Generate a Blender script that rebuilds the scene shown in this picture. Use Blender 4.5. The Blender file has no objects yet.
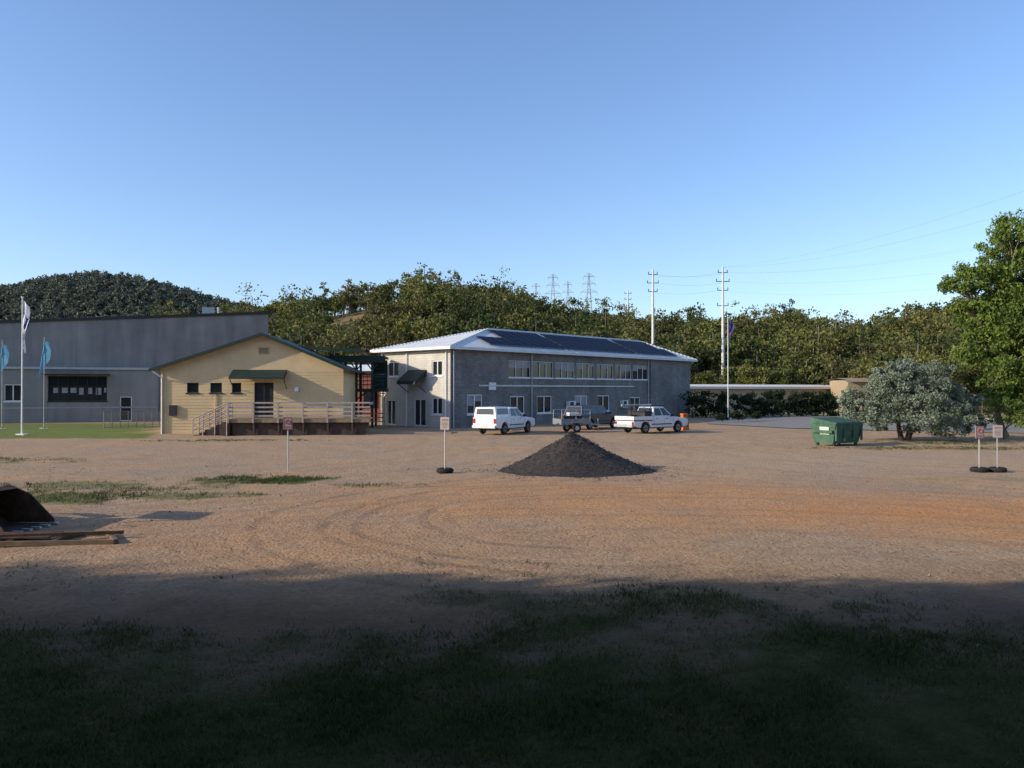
import bpy, math, random
import numpy as np
from mathutils import Vector, Matrix, noise
random.seed(5); R=np.random.default_rng(7)
sc=bpy.context.scene; COL=sc.collection
F=800.0; HY=390.0; CH=2.9
def W(px,d,y=None):
    x=(px-512)/F*d
    return (x,d,(HY-y)*d/F+CH if y is not None else 0.0)
# ---------------------------------------------------------------- materials
def M(name,col,rough=0.8,var=0.0,scale=3.0,metal=0.0,bump=0.0,bscale=20.0,col2=None,spec=0.3,det=4):
    m=bpy.data.materials.new(name); m.use_nodes=True; nt=m.node_tree; b=nt.nodes['Principled BSDF']
    b.inputs['Roughness'].default_value=rough; b.inputs['Metallic'].default_value=metal
    b.inputs['Specular IOR Level'].default_value=spec
    c=(*col,1)
    b.inputs['Base Color'].default_value=c
    tc=nt.nodes.new('ShaderNodeTexCoord')
    if var>0 or col2:
        n=nt.nodes.new('ShaderNodeTexNoise'); n.inputs['Scale'].default_value=scale; n.inputs['Detail'].default_value=det
        n.inputs['Roughness'].default_value=0.65
        nt.links.new(tc.outputs['Object'],n.inputs['Vector'])
        mx=nt.nodes.new('ShaderNodeMix'); mx.data_type='RGBA'
        a=c if col2 else tuple(min(1,v*(1-var)) for v in col)+(1,)
        d=(*col2,1) if col2 else tuple(min(1,v*(1+var)) for v in col)+(1,)
        mx.inputs[6].default_value=a; mx.inputs[7].default_value=d
        rp=nt.nodes.new('ShaderNodeMapRange'); rp.inputs[1].default_value=0.3; rp.inputs[2].default_value=0.7
        nt.links.new(n.outputs['Fac'],rp.inputs[0]); nt.links.new(rp.outputs[0],mx.inputs[0])
        nt.links.new(mx.outputs[2],b.inputs['Base Color'])
    if bump>0:
        n2=nt.nodes.new('ShaderNodeTexNoise'); n2.inputs['Scale'].default_value=bscale; n2.inputs['Detail'].default_value=5
        nt.links.new(tc.outputs['Object'],n2.inputs['Vector'])
        bp=nt.nodes.new('ShaderNodeBump'); bp.inputs['Strength'].default_value=bump; bp.inputs['Distance'].default_value=0.05
        nt.links.new(n2.outputs['Fac'],bp.inputs['Height']); nt.links.new(bp.outputs[0],b.inputs['Normal'])
    return m
def MBlock(name,col,mort,bw,bh,var=0.15,streak=0.25):
    m=M(name,col,0.9); nt=m.node_tree; b=nt.nodes['Principled BSDF']
    uv=nt.nodes.new('ShaderNodeUVMap')
    br=nt.nodes.new('ShaderNodeTexBrick'); br.inputs['Scale'].default_value=1; br.inputs['Brick Width'].default_value=bw
    br.inputs['Row Height'].default_value=bh; br.inputs['Mortar Size'].default_value=0.012
    br.inputs['Color1'].default_value=(*[v*(1-var) for v in col],1); br.inputs['Color2'].default_value=(*[v*(1+var) for v in col],1)
    br.inputs['Mortar'].default_value=(*mort,1)
    nt.links.new(uv.outputs[0],br.inputs['Vector'])
    out=br.outputs['Color']
    for sc_,st in (((1.1,0.16,1),streak),((.25,.4,1),streak*.8)):
        mp=nt.nodes.new('ShaderNodeMapping'); mp.inputs['Scale'].default_value=sc_
        nt.links.new(uv.outputs[0],mp.inputs[0])
        n=nt.nodes.new('ShaderNodeTexNoise'); n.inputs['Scale'].default_value=1.0; n.inputs['Detail'].default_value=6
        nt.links.new(mp.outputs[0],n.inputs['Vector'])
        rp=nt.nodes.new('ShaderNodeMapRange'); rp.inputs[1].default_value=.3; rp.inputs[2].default_value=.7; rp.inputs[3].default_value=1-st; rp.inputs[4].default_value=1+st*.6
        nt.links.new(n.outputs['Fac'],rp.inputs[0])
        vm=nt.nodes.new('ShaderNodeVectorMath'); vm.operation='SCALE'
        nt.links.new(out,vm.inputs[0]); nt.links.new(rp.outputs[0],vm.inputs['Scale']); out=vm.outputs[0]
    nt.links.new(out,b.inputs['Base Color'])
    return m
def MLeaf(name,c1,c2,rough=0.6,trans=0.25,c3=None,nscale=.05):
    m=bpy.data.materials.new(name); m.use_nodes=True; nt=m.node_tree; b=nt.nodes['Principled BSDF']
    at=nt.nodes.new('ShaderNodeAttribute'); at.attribute_name='tint'
    mx=nt.nodes.new('ShaderNodeMix'); mx.data_type='RGBA'; mx.inputs[6].default_value=(*c1,1); mx.inputs[7].default_value=(*c2,1)
    nt.links.new(at.outputs['Fac'],mx.inputs[0]); out=mx.outputs[2]
    if c3:
        tc=nt.nodes.new('ShaderNodeTexCoord'); n=nt.nodes.new('ShaderNodeTexNoise'); n.inputs['Scale'].default_value=nscale; n.inputs['Detail'].default_value=4
        nt.links.new(tc.outputs['Object'],n.inputs['Vector'])
        rp=nt.nodes.new('ShaderNodeMapRange'); rp.inputs[1].default_value=.48; rp.inputs[2].default_value=.68; rp.inputs[4].default_value=.75
        nt.links.new(n.outputs['Fac'],rp.inputs[0])
        m2=nt.nodes.new('ShaderNodeMix'); m2.data_type='RGBA'; m2.inputs[7].default_value=(*c3,1)
        nt.links.new(rp.outputs[0],m2.inputs[0]); nt.links.new(out,m2.inputs[6]); out=m2.outputs[2]
    nt.links.new(out,b.inputs['Base Color'])
    b.inputs['Roughness'].default_value=rough; b.inputs['Specular IOR Level'].default_value=0.2
    if trans>0:
        t=nt.nodes.new('ShaderNodeBsdfTranslucent'); nt.links.new(out,t.inputs['Color'])
        ms=nt.nodes.new('ShaderNodeMixShader'); ms.inputs[0].default_value=trans
        nt.links.new(b.outputs[0],ms.inputs[1]); nt.links.new(t.outputs[0],ms.inputs[2])
        nt.links.new(ms.outputs[0],nt.nodes['Material Output'].inputs['Surface'])
    return m
# ---------------------------------------------------------------- mesh builder
class MB:
    def __init__(s): s.v=[]; s.f=[]; s.m=[]; s.uv=[]
    def quad(s,pts,mat=0,uv=None):
        i=len(s.v); s.v+= [tuple(p) for p in pts]; s.f.append(tuple(range(i,i+len(pts)))); s.m.append(mat)
        s.uv.append(uv if uv else [(p[0]+p[1],p[2]) for p in pts])
    def box(s,c,sz,mat=0,rz=0.0):
        cx,cy,cz=c; hx,hy,hz=sz[0]/2,sz[1]/2,sz[2]/2; ca,sa=math.cos(rz),math.sin(rz)
        P=[]
        for x,y,z in [(-1,-1,-1),(1,-1,-1),(1,1,-1),(-1,1,-1),(-1,-1,1),(1,-1,1),(1,1,1),(-1,1,1)]:
            X,Y=x*hx,y*hy; P.append((cx+X*ca-Y*sa,cy+X*sa+Y*ca,cz+z*hz))
        for f in [(0,3,2,1),(4,5,6,7),(0,1,5,4),(1,2,6,5),(2,3,7,6),(3,0,4,7)]:
            s.quad([P[k] for k in f],mat)
    def b2(s,x0,x1,y0,y1,z0,z1,mat=0): s.box(((x0+x1)/2,(y0+y1)/2,(z0+z1)/2),(x1-x0,y1-y0,z1-z0),mat)
    def tube(s,p,q,r1,r2=None,n=8,mat=0,cap=True):
        r2=r1 if r2 is None else r2; p=Vector(p); q=Vector(q); d=(q-p)
        if d.length<1e-6: return
        d.normalize(); a=d.orthogonal().normalized(); b=d.cross(a)
        A=[p+(a*math.cos(t)+b*math.sin(t))*r1 for t in [2*math.pi*k/n for k in range(n)]]
        B=[q+(a*math.cos(t)+b*math.sin(t))*r2 for t in [2*math.pi*k/n for k in range(n)]]
        for k in range(n): s.quad([A[k],A[(k+1)%n],B[(k+1)%n],B[k]],mat)
        if cap: s.quad(A[::-1],mat); s.quad(B,mat)
    def prism(s,prof,y0,y1,mat=0):
        A=[(x,y0,z) for x,z in prof]; B=[(x,y1,z) for x,z in prof]; n=len(prof)
        s.quad(A,mat); s.quad(B[::-1],mat)
        for k in range(n): s.quad([A[k],B[k],B[(k+1)%n],A[(k+1)%n]],mat)
    def torus(s,c,Rr,r,n=20,k=8,mat=0,axis='z'):
        P=[]
        for i in range(n):
            t=2*math.pi*i/n; row=[]
            for j in range(k):
                u=2*math.pi*j/k; a=(Rr+r*math.cos(u)); x,y,z=a*math.cos(t),a*math.sin(t),r*math.sin(u)
                if axis=='y': x,y,z=x,z,y
                row.append((c[0]+x,c[1]+y,c[2]+z))
            P.append(row)
        for i in range(n):
            for j in range(k): s.quad([P[i][j],P[(i+1)%n][j],P[(i+1)%n][(j+1)%k],P[i][(j+1)%k]],mat)
    def obj(s,name,mats,parent=None,loc=(0,0,0),rz=0,bevel=0,smooth=False):
        me=bpy.data.meshes.new(name); me.from_pydata(s.v,[],s.f)
        for m in mats: me.materials.append(m)
        me.polygons.foreach_set('material_index',s.m)
        ul=me.uv_layers.new(name='UVMap'); flat=[c for u in s.uv for p in u for c in p]
        ul.data.foreach_set('uv',flat)
        if smooth or bevel:
            import bmesh
            bm=bmesh.new(); bm.from_mesh(me); bmesh.ops.remove_doubles(bm,verts=bm.verts,dist=1e-4)
            bmesh.ops.recalc_face_normals(bm,faces=bm.faces); bm.to_mesh(me); bm.free()
        if smooth: me.polygons.foreach_set('use_smooth',[True]*len(me.polygons))
        me.update()
        o=bpy.data.objects.new(name,me); COL.objects.link(o); o.location=loc; o.rotation_euler=(0,0,rz)
        if parent: o.parent=parent
        if bevel:
            bv=o.modifiers.new('b','BEVEL'); bv.width=bevel; bv.segments=2; bv.limit_method='ANGLE'; bv.angle_limit=math.radians(35)
        return o
def empty(name,loc=(0,0,0),rz=0):
    e=bpy.data.objects.new(name,None); COL.objects.link(e); e.location=loc; e.rotation_euler=(0,0,rz); e.empty_display_size=.3; return e
def npmesh(name,V,k,tint,mats,mi=None,parent=None):
    n=len(V)//k; me=bpy.data.meshes.new(name)
    me.vertices.add(len(V)); me.vertices.foreach_set('co',V.astype(np.float32).ravel())
    me.loops.add(len(V)); me.loops.foreach_set('vertex_index',np.arange(len(V),dtype=np.int32))
    me.polygons.add(n); me.polygons.foreach_set('loop_start',np.arange(0,len(V),k,dtype=np.int32))
    me.update(calc_edges=True)
    if tint is not None:
        a=me.attributes.new('tint','FLOAT','FACE'); a.data.foreach_set('value',tint.astype(np.float32))
    for m in mats: me.materials.append(m)
    if mi is not None: me.polygons.foreach_set('material_index',mi.astype(np.int32))
    o=bpy.data.objects.new(name,me); COL.objects.link(o)
    if parent: o.parent=parent
    return o
def unit(n):
    v=R.normal(size=(n,3)); return v/np.linalg.norm(v,axis=1)[:,None]
def leaves(C,rad,n_per,size,ctint,flat=0.75,asp=0.5,droop=0.0,pw=.45):
    N=len(C); idx=np.repeat(np.arange(N),n_per); n=len(idx)
    u=unit(n)*(R.random(n)**pw)[:,None]; u[:,2]*=flat
    p=C[idx]+u*rad[idx][:,None]
    a=unit(n); 
    if droop: a[:,2]-=droop; a/=np.linalg.norm(a,axis=1)[:,None]
    t=unit(n); b=np.cross(a,t); b/=np.linalg.norm(b,axis=1)[:,None]
    s=(size*R.uniform(.5,1.4,n))[:,None]; a=a*s*.5; b=b*s*.5*asp
    V=np.stack([p-a,p-b,p+a,p+b],axis=1).reshape(-1,3)
    tt=np.clip(ctint[idx]+R.normal(0,.13,n),0,1)
    return V,tt
# ---------------------------------------------------------------- materials list
m_bark=M('gum_bark',(.26,.22,.17),.9,.35,3,bump=.4)
m_barkd=M('dark_bark',(.12,.09,.07),.9,.3,4,bump=.4)
m_leaf_gum=MLeaf('gum_leaves',(.04,.075,.018),(.18,.25,.05),trans=.3)
m_leaf_sil=MLeaf('silver_wattle_leaves',(.11,.15,.105),(.33,.38,.28))
m_leaf_hill=MLeaf('hill_leaves',(.028,.048,.013),(.19,.195,.05),c3=(.16,.13,.05))
m_leaf_far=MLeaf('hazed_far_leaves',(.065,.085,.075),(.16,.175,.12))  # distance haze put into the leaf colour, paler and bluer
m_hedge=MLeaf('hedge_leaves',(.012,.025,.008),(.035,.06,.018))
m_grass=MLeaf('grass_blades',(.025,.042,.010),(.10,.115,.038),trans=.3)
m_white=M('white_paint',(.78,.78,.76),.5,.05,5)
m_cream=M('cream_weatherboard',(.60,.46,.27),.8,.10,.9)
m_dgreen=M('dark_green_trim',(.018,.035,.028),.6,.2,4)
m_glass=M('window_glass',(.02,.025,.03),.08,spec=.5)
m_blind=M('window_blind',(.33,.33,.34),.8,.15,2)
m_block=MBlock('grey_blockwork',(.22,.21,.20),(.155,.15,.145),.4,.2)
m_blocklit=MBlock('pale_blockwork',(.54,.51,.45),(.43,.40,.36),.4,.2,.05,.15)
m_conc=MBlock('tilt_panel_concrete',(.225,.215,.205),(.10,.095,.09),7.0,20.0,.04,.22)
m_annex=MBlock('annex_render',(.27,.26,.25),(.2,.2,.2),5.0,20.0,.03,.18)
m_steel=M('galvanised_steel',(.45,.46,.47),.45,.15,6,metal=.5)
m_dark=M('dark_metal',(.03,.03,.032),.6,.3,5)
m_timber=M('weathered_timber',(.24,.18,.12),.85,.3,6)
m_tyre=M('tyre_rubber',(.02,.02,.02),.85,.2,10)
m_red=M('red_paint',(.40,.06,.05),.5,.1,5)
# ---------------------------------------------------------------- ground
def fbm(x,y,s,seed=0,o=4):
    return noise.fractal(Vector((x*s+seed,y*s-seed,seed*.37)),1.0,2.0,o)
def ss(a,b,x):
    t=max(0,min(1,(x-a)/(b-a))); return t*t*(3-2*t)
PATCH=[(-11.4,21.8,3.6,1.1,.75),(-8.0,25.8,2.3,1.2,.85),(1.6,10.9,2.6,.9,.5),(-13.5,24,5,1.2,.5),(-4.5,24.3,1.5,.5,.35),(21,40,6,1.3,.5),(-22,33,5,1.4,.5),(-17,46,6,1.0,.45),(24,44,4,1.5,.6),(12,38,3,.5,.2),(15,26,2.5,.6,.3)]
def grass(x,y):
    n=fbm(x,y,.35,3)*1.5+fbm(x,y,1.6,9)*.9+fbm(x,y,5,19)*.5
    g=ss(-1.2,1.6,9.3+.03*max(0,x)-y+n*1.0)*(.62+.38*ss(-.35,.25,fbm(x,y,1.1,21)))
    n2=fbm(x,y,.7,5)+.7*fbm(x,y,2.3,6)
    for cx,cy,rx,ry,a in PATCH:
        r=((x-cx)/rx)**2+((y-cy)/ry)**2
        if r<4: g=max(g,a*ss(1.7,.0,r+n2*1.7))
    if y>46 and x<-14:
        e=-.445*y+fbm(x,y,.4,2)*.7
        g=max(g,ss(e+.4,e-.6,x)*ss(47.3,48.3,y+fbm(x,y,.5,7)*.6)*(.9 if y<72 else 0))
    if y>60 and x>20: g=max(g,.5*ss(60,80,y)*ss(0,.3,fbm(x,y,.1,4)+.2))
    if y>100: g=max(g,.8)
    return g
xs=np.concatenate([-np.geomspace(3000,32,26),np.arange(-31.5,31.6,.33),np.geomspace(32,3000,26)])
ys=np.concatenate([[-3000,-800,-200,-80,-40,-20,-10,-4,0,2,3],np.arange(3.3,52,.27),np.geomspace(52.6,4000,55)])
V=[];G=[]
for y in ys:
    for x in xs:
        near=abs(x)<34 and 2<y<60
        g=grass(x,y) if (-5<y<130 and abs(x)<130) else .7
        z=0.0
        if near: z=.035*fbm(x,y,.5,11)+.012*fbm(x,y,2.5,13,3)+g*.02
        V.append((x,y,z)); G.append(g)
nx=len(xs); Fc=[(j*nx+i,j*nx+i+1,(j+1)*nx+i+1,(j+1)*nx+i) for j in range(len(ys)-1) for i in range(nx-1)]
me=bpy.data.meshes.new('ground'); me.from_pydata(V,[],Fc); a=me.attributes.new('grass','FLOAT','POINT'); a.data.foreach_set('value',G)
me.polygons.foreach_set('use_smooth',[True]*len(Fc))
ground=bpy.data.objects.new('ground',me); COL.objects.link(ground)
mg=bpy.data.materials.new('dirt_ground'); mg.use_nodes=True; nt=mg.node_tree; B=nt.nodes['Principled BSDF']; B.inputs['Roughness'].default_value=.95; B.inputs['Specular IOR Level'].default_value=.03
L=nt.links.new; tc=nt.nodes.new('ShaderNodeTexCoord'); OBJ=tc.outputs['Object']
def nz(scale,det=5,rough=.6,vec=None,dist=0):
    n=nt.nodes.new('ShaderNodeTexNoise'); n.inputs['Scale'].default_value=scale; n.inputs['Detail'].default_value=det; n.inputs['Roughness'].default_value=rough; n.inputs['Distortion'].default_value=dist
    L(vec or OBJ,n.inputs['Vector']); return n.outputs['Fac']
def rng(o,a,b,c=0,d=1):
    r=nt.nodes.new('ShaderNodeMapRange'); r.inputs[1].default_value=a; r.inputs[2].default_value=b; r.inputs[3].default_value=c; r.inputs[4].default_value=d; L(o,r.inputs[0]); return r.outputs[0]
def mth(op,a,b=None,c=None):
    n=nt.nodes.new('ShaderNodeMath'); n.operation=op
    for i,v in enumerate([a,b,c]):
        if v is None: continue
        if isinstance(v,(int,float)): n.inputs[i].default_value=v
        else: L(v,n.inputs[i])
    return n.outputs[0]
def mix(f,a,b,bt='MIX'):
    n=nt.nodes.new('ShaderNodeMix'); n.data_type='RGBA'; n.blend_type=bt
    if isinstance(f,(int,float)): n.inputs[0].default_value=f
    else: L(f,n.inputs[0])
    for i,v in ((6,a),(7,b)):
        if isinstance(v,tuple): n.inputs[i].default_value=(*v,1)
        else: L(v,n.inputs[i])
    return n.outputs[2]
sep=nt.nodes.new('ShaderNodeSeparateXYZ'); L(OBJ,sep.inputs[0]); X,Y=sep.outputs[0],sep.outputs[1]
base=mix(rng(nz(.22,6),.38,.62),(.56,.35,.19),(.46,.335,.225))
base=mix(rng(nz(1.7,6,.7),.42,.68,0,.75),base,(.35,.24,.155))
base=mix(rng(nz(.13,6,.7),.52,.66,0,.6),base,(.34,.275,.215))
def blob(cx,cy,rx,ry):
    a=mth('MULTIPLY',mth('SUBTRACT',X,cx),1/rx); b=mth('MULTIPLY',mth('SUBTRACT',Y,cy),1/ry)
    return mth('ADD',mth('MULTIPLY',a,a),mth('MULTIPLY',b,b))
nO=mth('MULTIPLY',nz(.45,7,.75),2.6)
def bm_(cx,cy,rx,ry,amt): return mth('MULTIPLY',rng(mth('ADD',blob(cx,cy,rx,ry),nO),2.7,.9),amt)
om=mth('MAXIMUM',bm_(10.5,19.0,7.5,3.6,1.0),mth('MAXIMUM',bm_(3,21.5,9,4.5,.7),bm_(-5,16,8,3.5,.35)))
base=mix(om,base,(.64,.285,.10))
base=mix(bm_(14,33,15,6,.6),base,(.52,.39,.265))
base=mix(bm_(-14,36,12,8,.4),base,(.40,.30,.215))
def rings(cx,cy,lo,hi,freq,amt,seed):
    dx=mth('SUBTRACT',X,cx); dy=mth('SUBTRACT',Y,cy)
    r=mth('SQRT',mth('ADD',mth('MULTIPLY',dx,dx),mth('MULTIPLY',dy,dy)))
    r2=mth('ADD',r,mth('ADD',mth('MULTIPLY',nz(.28,1),1.0),mth('MULTIPLY',nz(3,4,.7),.16)))
    w=mth('SINE',mth('MULTIPLY',r2,freq)); w=rng(w,-.2,.9)
    w=mth('MULTIPLY',w,rng(mth('SINE',mth('MULTIPLY',r2,freq*.37)),-.8,.4))
    inner=rng(r,lo-.5,lo); outer=rng(r,hi,hi-1.0)
    brk=rng(nz(.5+seed*.01,6,.7),.34,.60)
    return mth('MULTIPLY',mth('MULTIPLY',w,mth('MULTIPLY',inner,outer)),mth('MULTIPLY',brk,amt)),dx
t1,dx=rings(1.8,18.4,2.6,8.4,9.0,1.0,1); t1=mth('MULTIPLY',t1,rng(dx,4.0,-1.5))
t2,_=rings(3,3,11.5,24,6.3,.5,5); t3,_=rings(-22,44,14,32,5.0,.4,9); t4,_=rings(30,44,14,32,5.4,.4,14)
tr=mth('MINIMUM',mth('MAXIMUM',mth('MAXIMUM',t1,t4),mth('MAXIMUM',t2,t3)),1.0)
base=mix(mth('MULTIPLY',tr,mth('ADD',.15,mth('MULTIPLY',nz(6,4,.8),.95))),base,(.22,.15,.10))
vo=nt.nodes.new('ShaderNodeTexVoronoi'); vo.inputs['Scale'].default_value=16; L(OBJ,vo.inputs['Vector'])
vc=nt.nodes.new('ShaderNodeSeparateColor'); L(vo.outputs['Color'],vc.inputs[0])
sp=mth('MULTIPLY',rng(vc.outputs[0],.72,.95),rng(nz(.6,4),.35,.65))
base=mix(mth('MULTIPLY',sp,.4),base,(.56,.46,.35))
base=mix(mth('MULTIPLY',rng(vc.outputs[1],.7,.95),.45),base,(.21,.15,.10))
base=mix(rng(nz(9,6,.75),.38,.75,0,.5),base,(.21,.14,.095))
base=mix(rng(mth('ADD',Y,mth('MULTIPLY',nz(.5,6,.7),4)),15.5,12.0,0,.8),base,(.095,.066,.045))  # foreground soil colour darkened to deepen the tree shade there
at=nt.nodes.new('ShaderNodeAttribute'); at.attribute_name='grass'
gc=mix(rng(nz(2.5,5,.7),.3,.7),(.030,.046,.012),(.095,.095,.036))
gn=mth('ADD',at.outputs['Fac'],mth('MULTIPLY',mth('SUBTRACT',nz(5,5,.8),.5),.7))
gcn=mix(rng(Y,16,20),gc,(.11,.14,.04))  # grass colour kept darker near the camera, deepening the foreground shade
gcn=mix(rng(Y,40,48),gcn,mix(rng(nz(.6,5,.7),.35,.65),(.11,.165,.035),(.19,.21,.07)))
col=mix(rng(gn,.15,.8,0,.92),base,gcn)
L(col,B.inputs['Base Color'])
bp=nt.nodes.new('ShaderNodeBump'); bp.inputs['Strength'].default_value=.8; bp.inputs['Distance'].default_value=.06
hh=mth('ADD',mth('MULTIPLY',nz(7,8,.75),1.0),mth('ADD',mth('MULTIPLY',vo.outputs['Distance'],-.35),mth('MULTIPLY',tr,-.4)))
L(hh,bp.inputs['Height']); L(bp.outputs[0],B.inputs['Normal'])
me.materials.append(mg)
# grass blades
pts=[]
while len(pts)<34000:
    y=4.5+(random.random()**.9)*9; x=random.uniform(-.7*y-1,.7*y+1); g=grass(x,y)
    if random.random()<g*1.0-.08+.2*fbm(x,y,3,31): pts.append((x,y,.75))
for cx,cy,rx,ry,k in [(-11.4,21.8,4,1.4,2200),(-8,25.8,2.8,1.4,2000),(21,40,6,1.3,1000),(-13.5,24,5,1.3,1200),(24,44,4,1.5,700),(-4.5,24.3,2,.7,400),(-22,33,5,1.5,900),(-17,46,6,1,900)]:
    for _ in range(k):
        x=random.gauss(cx,rx*.6); y=random.gauss(cy,ry*.6)
        if random.random()<grass(x,y)*1.2-.05: pts.append((x,y,1.0))
P=np.array(pts); n=len(P); k=4
P=np.repeat(P,k,axis=0); n=len(P); P[:,:2]+=R.normal(0,.06,(n,2))
ang=R.uniform(0,2*np.pi,n); h=R.uniform(.01,.08,n)*P[:,2]; w=R.uniform(.003,.007,n)*(1+P[:,1]/12)
lean=R.normal(0,.05,(n,2)); bx=np.cos(ang)*w; by=np.sin(ang)*w
V=np.stack([np.stack([P[:,0]-bx,P[:,1]-by,np.zeros(n)-.03],1),np.stack([P[:,0]+bx,P[:,1]+by,np.zeros(n)-.03],1),np.stack([P[:,0]+lean[:,0],P[:,1]+lean[:,1],h+.02],1)],1).reshape(-1,3)
npmesh('grass',V,3,R.random(n),[m_grass])
# loose stones
n=8000; y=4.5+R.random(n)**1.3*26; x=R.uniform(-.72,.72,n)*y; s=R.uniform(.005,.016,n)*(1+y/24)*np.where(R.random(n)<.02,1.8,1)
oc=np.array([[1,0,0],[0,1,0],[-1,0,0],[0,-1,0],[0,0,1.0]]); tri=[(0,1,4),(1,2,4),(2,3,4),(3,0,4)]
def stones(name,P,s,mats):
    n=len(P); O=oc[None]*s[:,None,None]*R.uniform(.6,1.3,(n,5,3)); a=R.uniform(0,6.28,n); ca,sa=np.cos(a)[:,None],np.sin(a)[:,None]
    Q=O.copy(); Q[:,:,0]=O[:,:,0]*ca-O[:,:,1]*sa; Q[:,:,1]=O[:,:,0]*sa+O[:,:,1]*ca; Q[:,:,2]*=.8
    Q+=P[:,None,:]; V=np.concatenate([Q[:,list(t)] for t in tri],axis=1).reshape(-1,3)
    return npmesh(name,V,3,np.repeat(R.random(n),4),mats)
m_stone=MLeaf('gravel_stone',(.11,.08,.06),(.32,.23,.16),.9,0.0)
stones('gravel_stones',np.stack([x,y,np.zeros(n)-.004],1),s,[m_stone])
# ---------------------------------------------------------------- gravel pile
m_pile=M('dark_road_base',(.030,.027,.026),.95,0,8,bump=.7,bscale=18,col2=(.075,.065,.060),det=8,spec=.1)
cx,cy,RR,HH=2.3,29.2,2.9,1.58
V=[];Fc=[];nr,na=40,110
for i in range(nr+1):
    for j in range(na):
        t=2*math.pi*j/na; r=i/nr
        Rj=RR*(1+.08*fbm(math.cos(t),math.sin(t),1.0,4)+.05*math.cos(t-.3))
        x=math.cos(t)*r*Rj; y=math.sin(t)*r*Rj*.95
        z=HH*(math.sqrt((1-r)**2+.014)-.118)*(1-.15*r*(1-r)*2)+.06*fbm(x,y,1.1,6)*(1-r)+.025*fbm(x,y,4,8)-.01
        x-=.12*(1-r)
        V.append((cx+x,cy+y,max(z,-.03) if i<nr else -.06))
for i in range(nr):
    for j in range(na): Fc.append((i*na+j,i*na+(j+1)%na,(i+1)*na+(j+1)%na,(i+1)*na+j)[::-1])
me=bpy.data.meshes.new('gravel_pile'); me.from_pydata(V,[],Fc); me.materials.append(m_pile)
me.polygons.foreach_set('use_smooth',[True]*len(Fc))
pile=bpy.data.objects.new('gravel_pile',me); COL.objects.link(pile)
n=5000; idx=R.integers(0,len(V),n); PV=np.array(V)[idx]+R.normal(0,.05,(n,3))*[1,1,.2]
k=900; t=R.uniform(0,6.28,k); r=RR*R.uniform(.95,1.35,k)**1.2; PV=np.concatenate([PV,np.stack([cx+r*np.cos(t),cy+r*np.sin(t)*.95,np.zeros(k)],1)])
m_ps=MLeaf('pile_stone',(.02,.02,.02),(.09,.08,.075),.9,0.0)
o=stones('stones',PV,R.uniform(.012,.036,len(PV)),[m_ps]); o.parent=pile
# ---------------------------------------------------------------- wall with openings
def wall(mb,L_,H,ops,mat,fn,glassfn=None,rev=.14,Htop=None):
    xs_=sorted({0,L_,*[o[0] for o in ops],*[o[1] for o in ops]}); zs=sorted({0,H,*[o[2] for o in ops],*[o[3] for o in ops]})
    for i in range(len(xs_)-1):
        for j in range(len(zs)-1):
            xm,zm=(xs_[i]+xs_[i+1])/2,(zs[j]+zs[j+1])/2
            if any(o[0]<xm<o[1] and o[2]<zm<o[3] for o in ops): continue
            c=[(xs_[i],zs[j]),(xs_[i+1],zs[j]),(xs_[i+1],zs[j+1]),(xs_[i],zs[j+1])]
            mb.quad([fn(x,z,0) for x,z in c],mat,uv=c)
    for o in ops:
        x0,x1,z0,z1=o[:4]
        for a,b in [((x0,z0),(x1,z0)),((x1,z0),(x1,z1)),((x1,z1),(x0,z1)),((x0,z1),(x0,z0))]:
            mb.quad([fn(*a,0),fn(*b,0),fn(*b,rev),fn(*a,rev)],mat)
def window(mb,fn,x0,x1,z0,z1,npane,fm,gm,rev=.14,blind=None,bf=.0,fw=.06,sill=True):
    def bx(a,b,c,d,y0,y1,m):
        P=[fn(a,c,y0),fn(b,c,y0),fn(b,d,y0),fn(a,d,y0),fn(a,c,y1),fn(b,c,y1),fn(b,d,y1),fn(a,d,y1)]
        for f in [(0,1,2,3),(4,7,6,5),(0,4,5,1),(1,5,6,2),(2,6,7,3),(3,7,4,0)]: mb.quad([P[k] for k in f],m)
    mb.quad([fn(x0,z0,rev-.01),fn(x1,z0,rev-.01),fn(x1,z1,rev-.01),fn(x0,z1,rev-.01)],gm)
    if blind is not None and bf>0:
        for k in range(npane):
            f=bf*random.uniform(.6,1.3); a=x0+(x1-x0)*k/npane; b=x0+(x1-x0)*(k+1)/npane
            if random.random()<.25: continue
            zz=max(z0+.02,z1-(z1-z0)*f)
            mb.quad([fn(a,zz,rev-.02),fn(b,zz,rev-.02),fn(b,z1,rev-.02),fn(a,z1,rev-.02)],blind)
    bx(x0,x1,z0,z0+fw,rev-.09,rev-.03,fm); bx(x0,x1,z1-fw,z1,rev-.09,rev-.03,fm)
    for k in range(npane+1):
        c=x0+fw/2+(x1-x0-fw)*k/npane; bx(c-fw/2,c+fw/2,z0+fw,z1-fw,rev-.088,rev-.032,fm)
    if sill: bx(x0-.08,x1+.08,z0-.09,z0-.003,-.06,rev-.1,fm)
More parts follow.
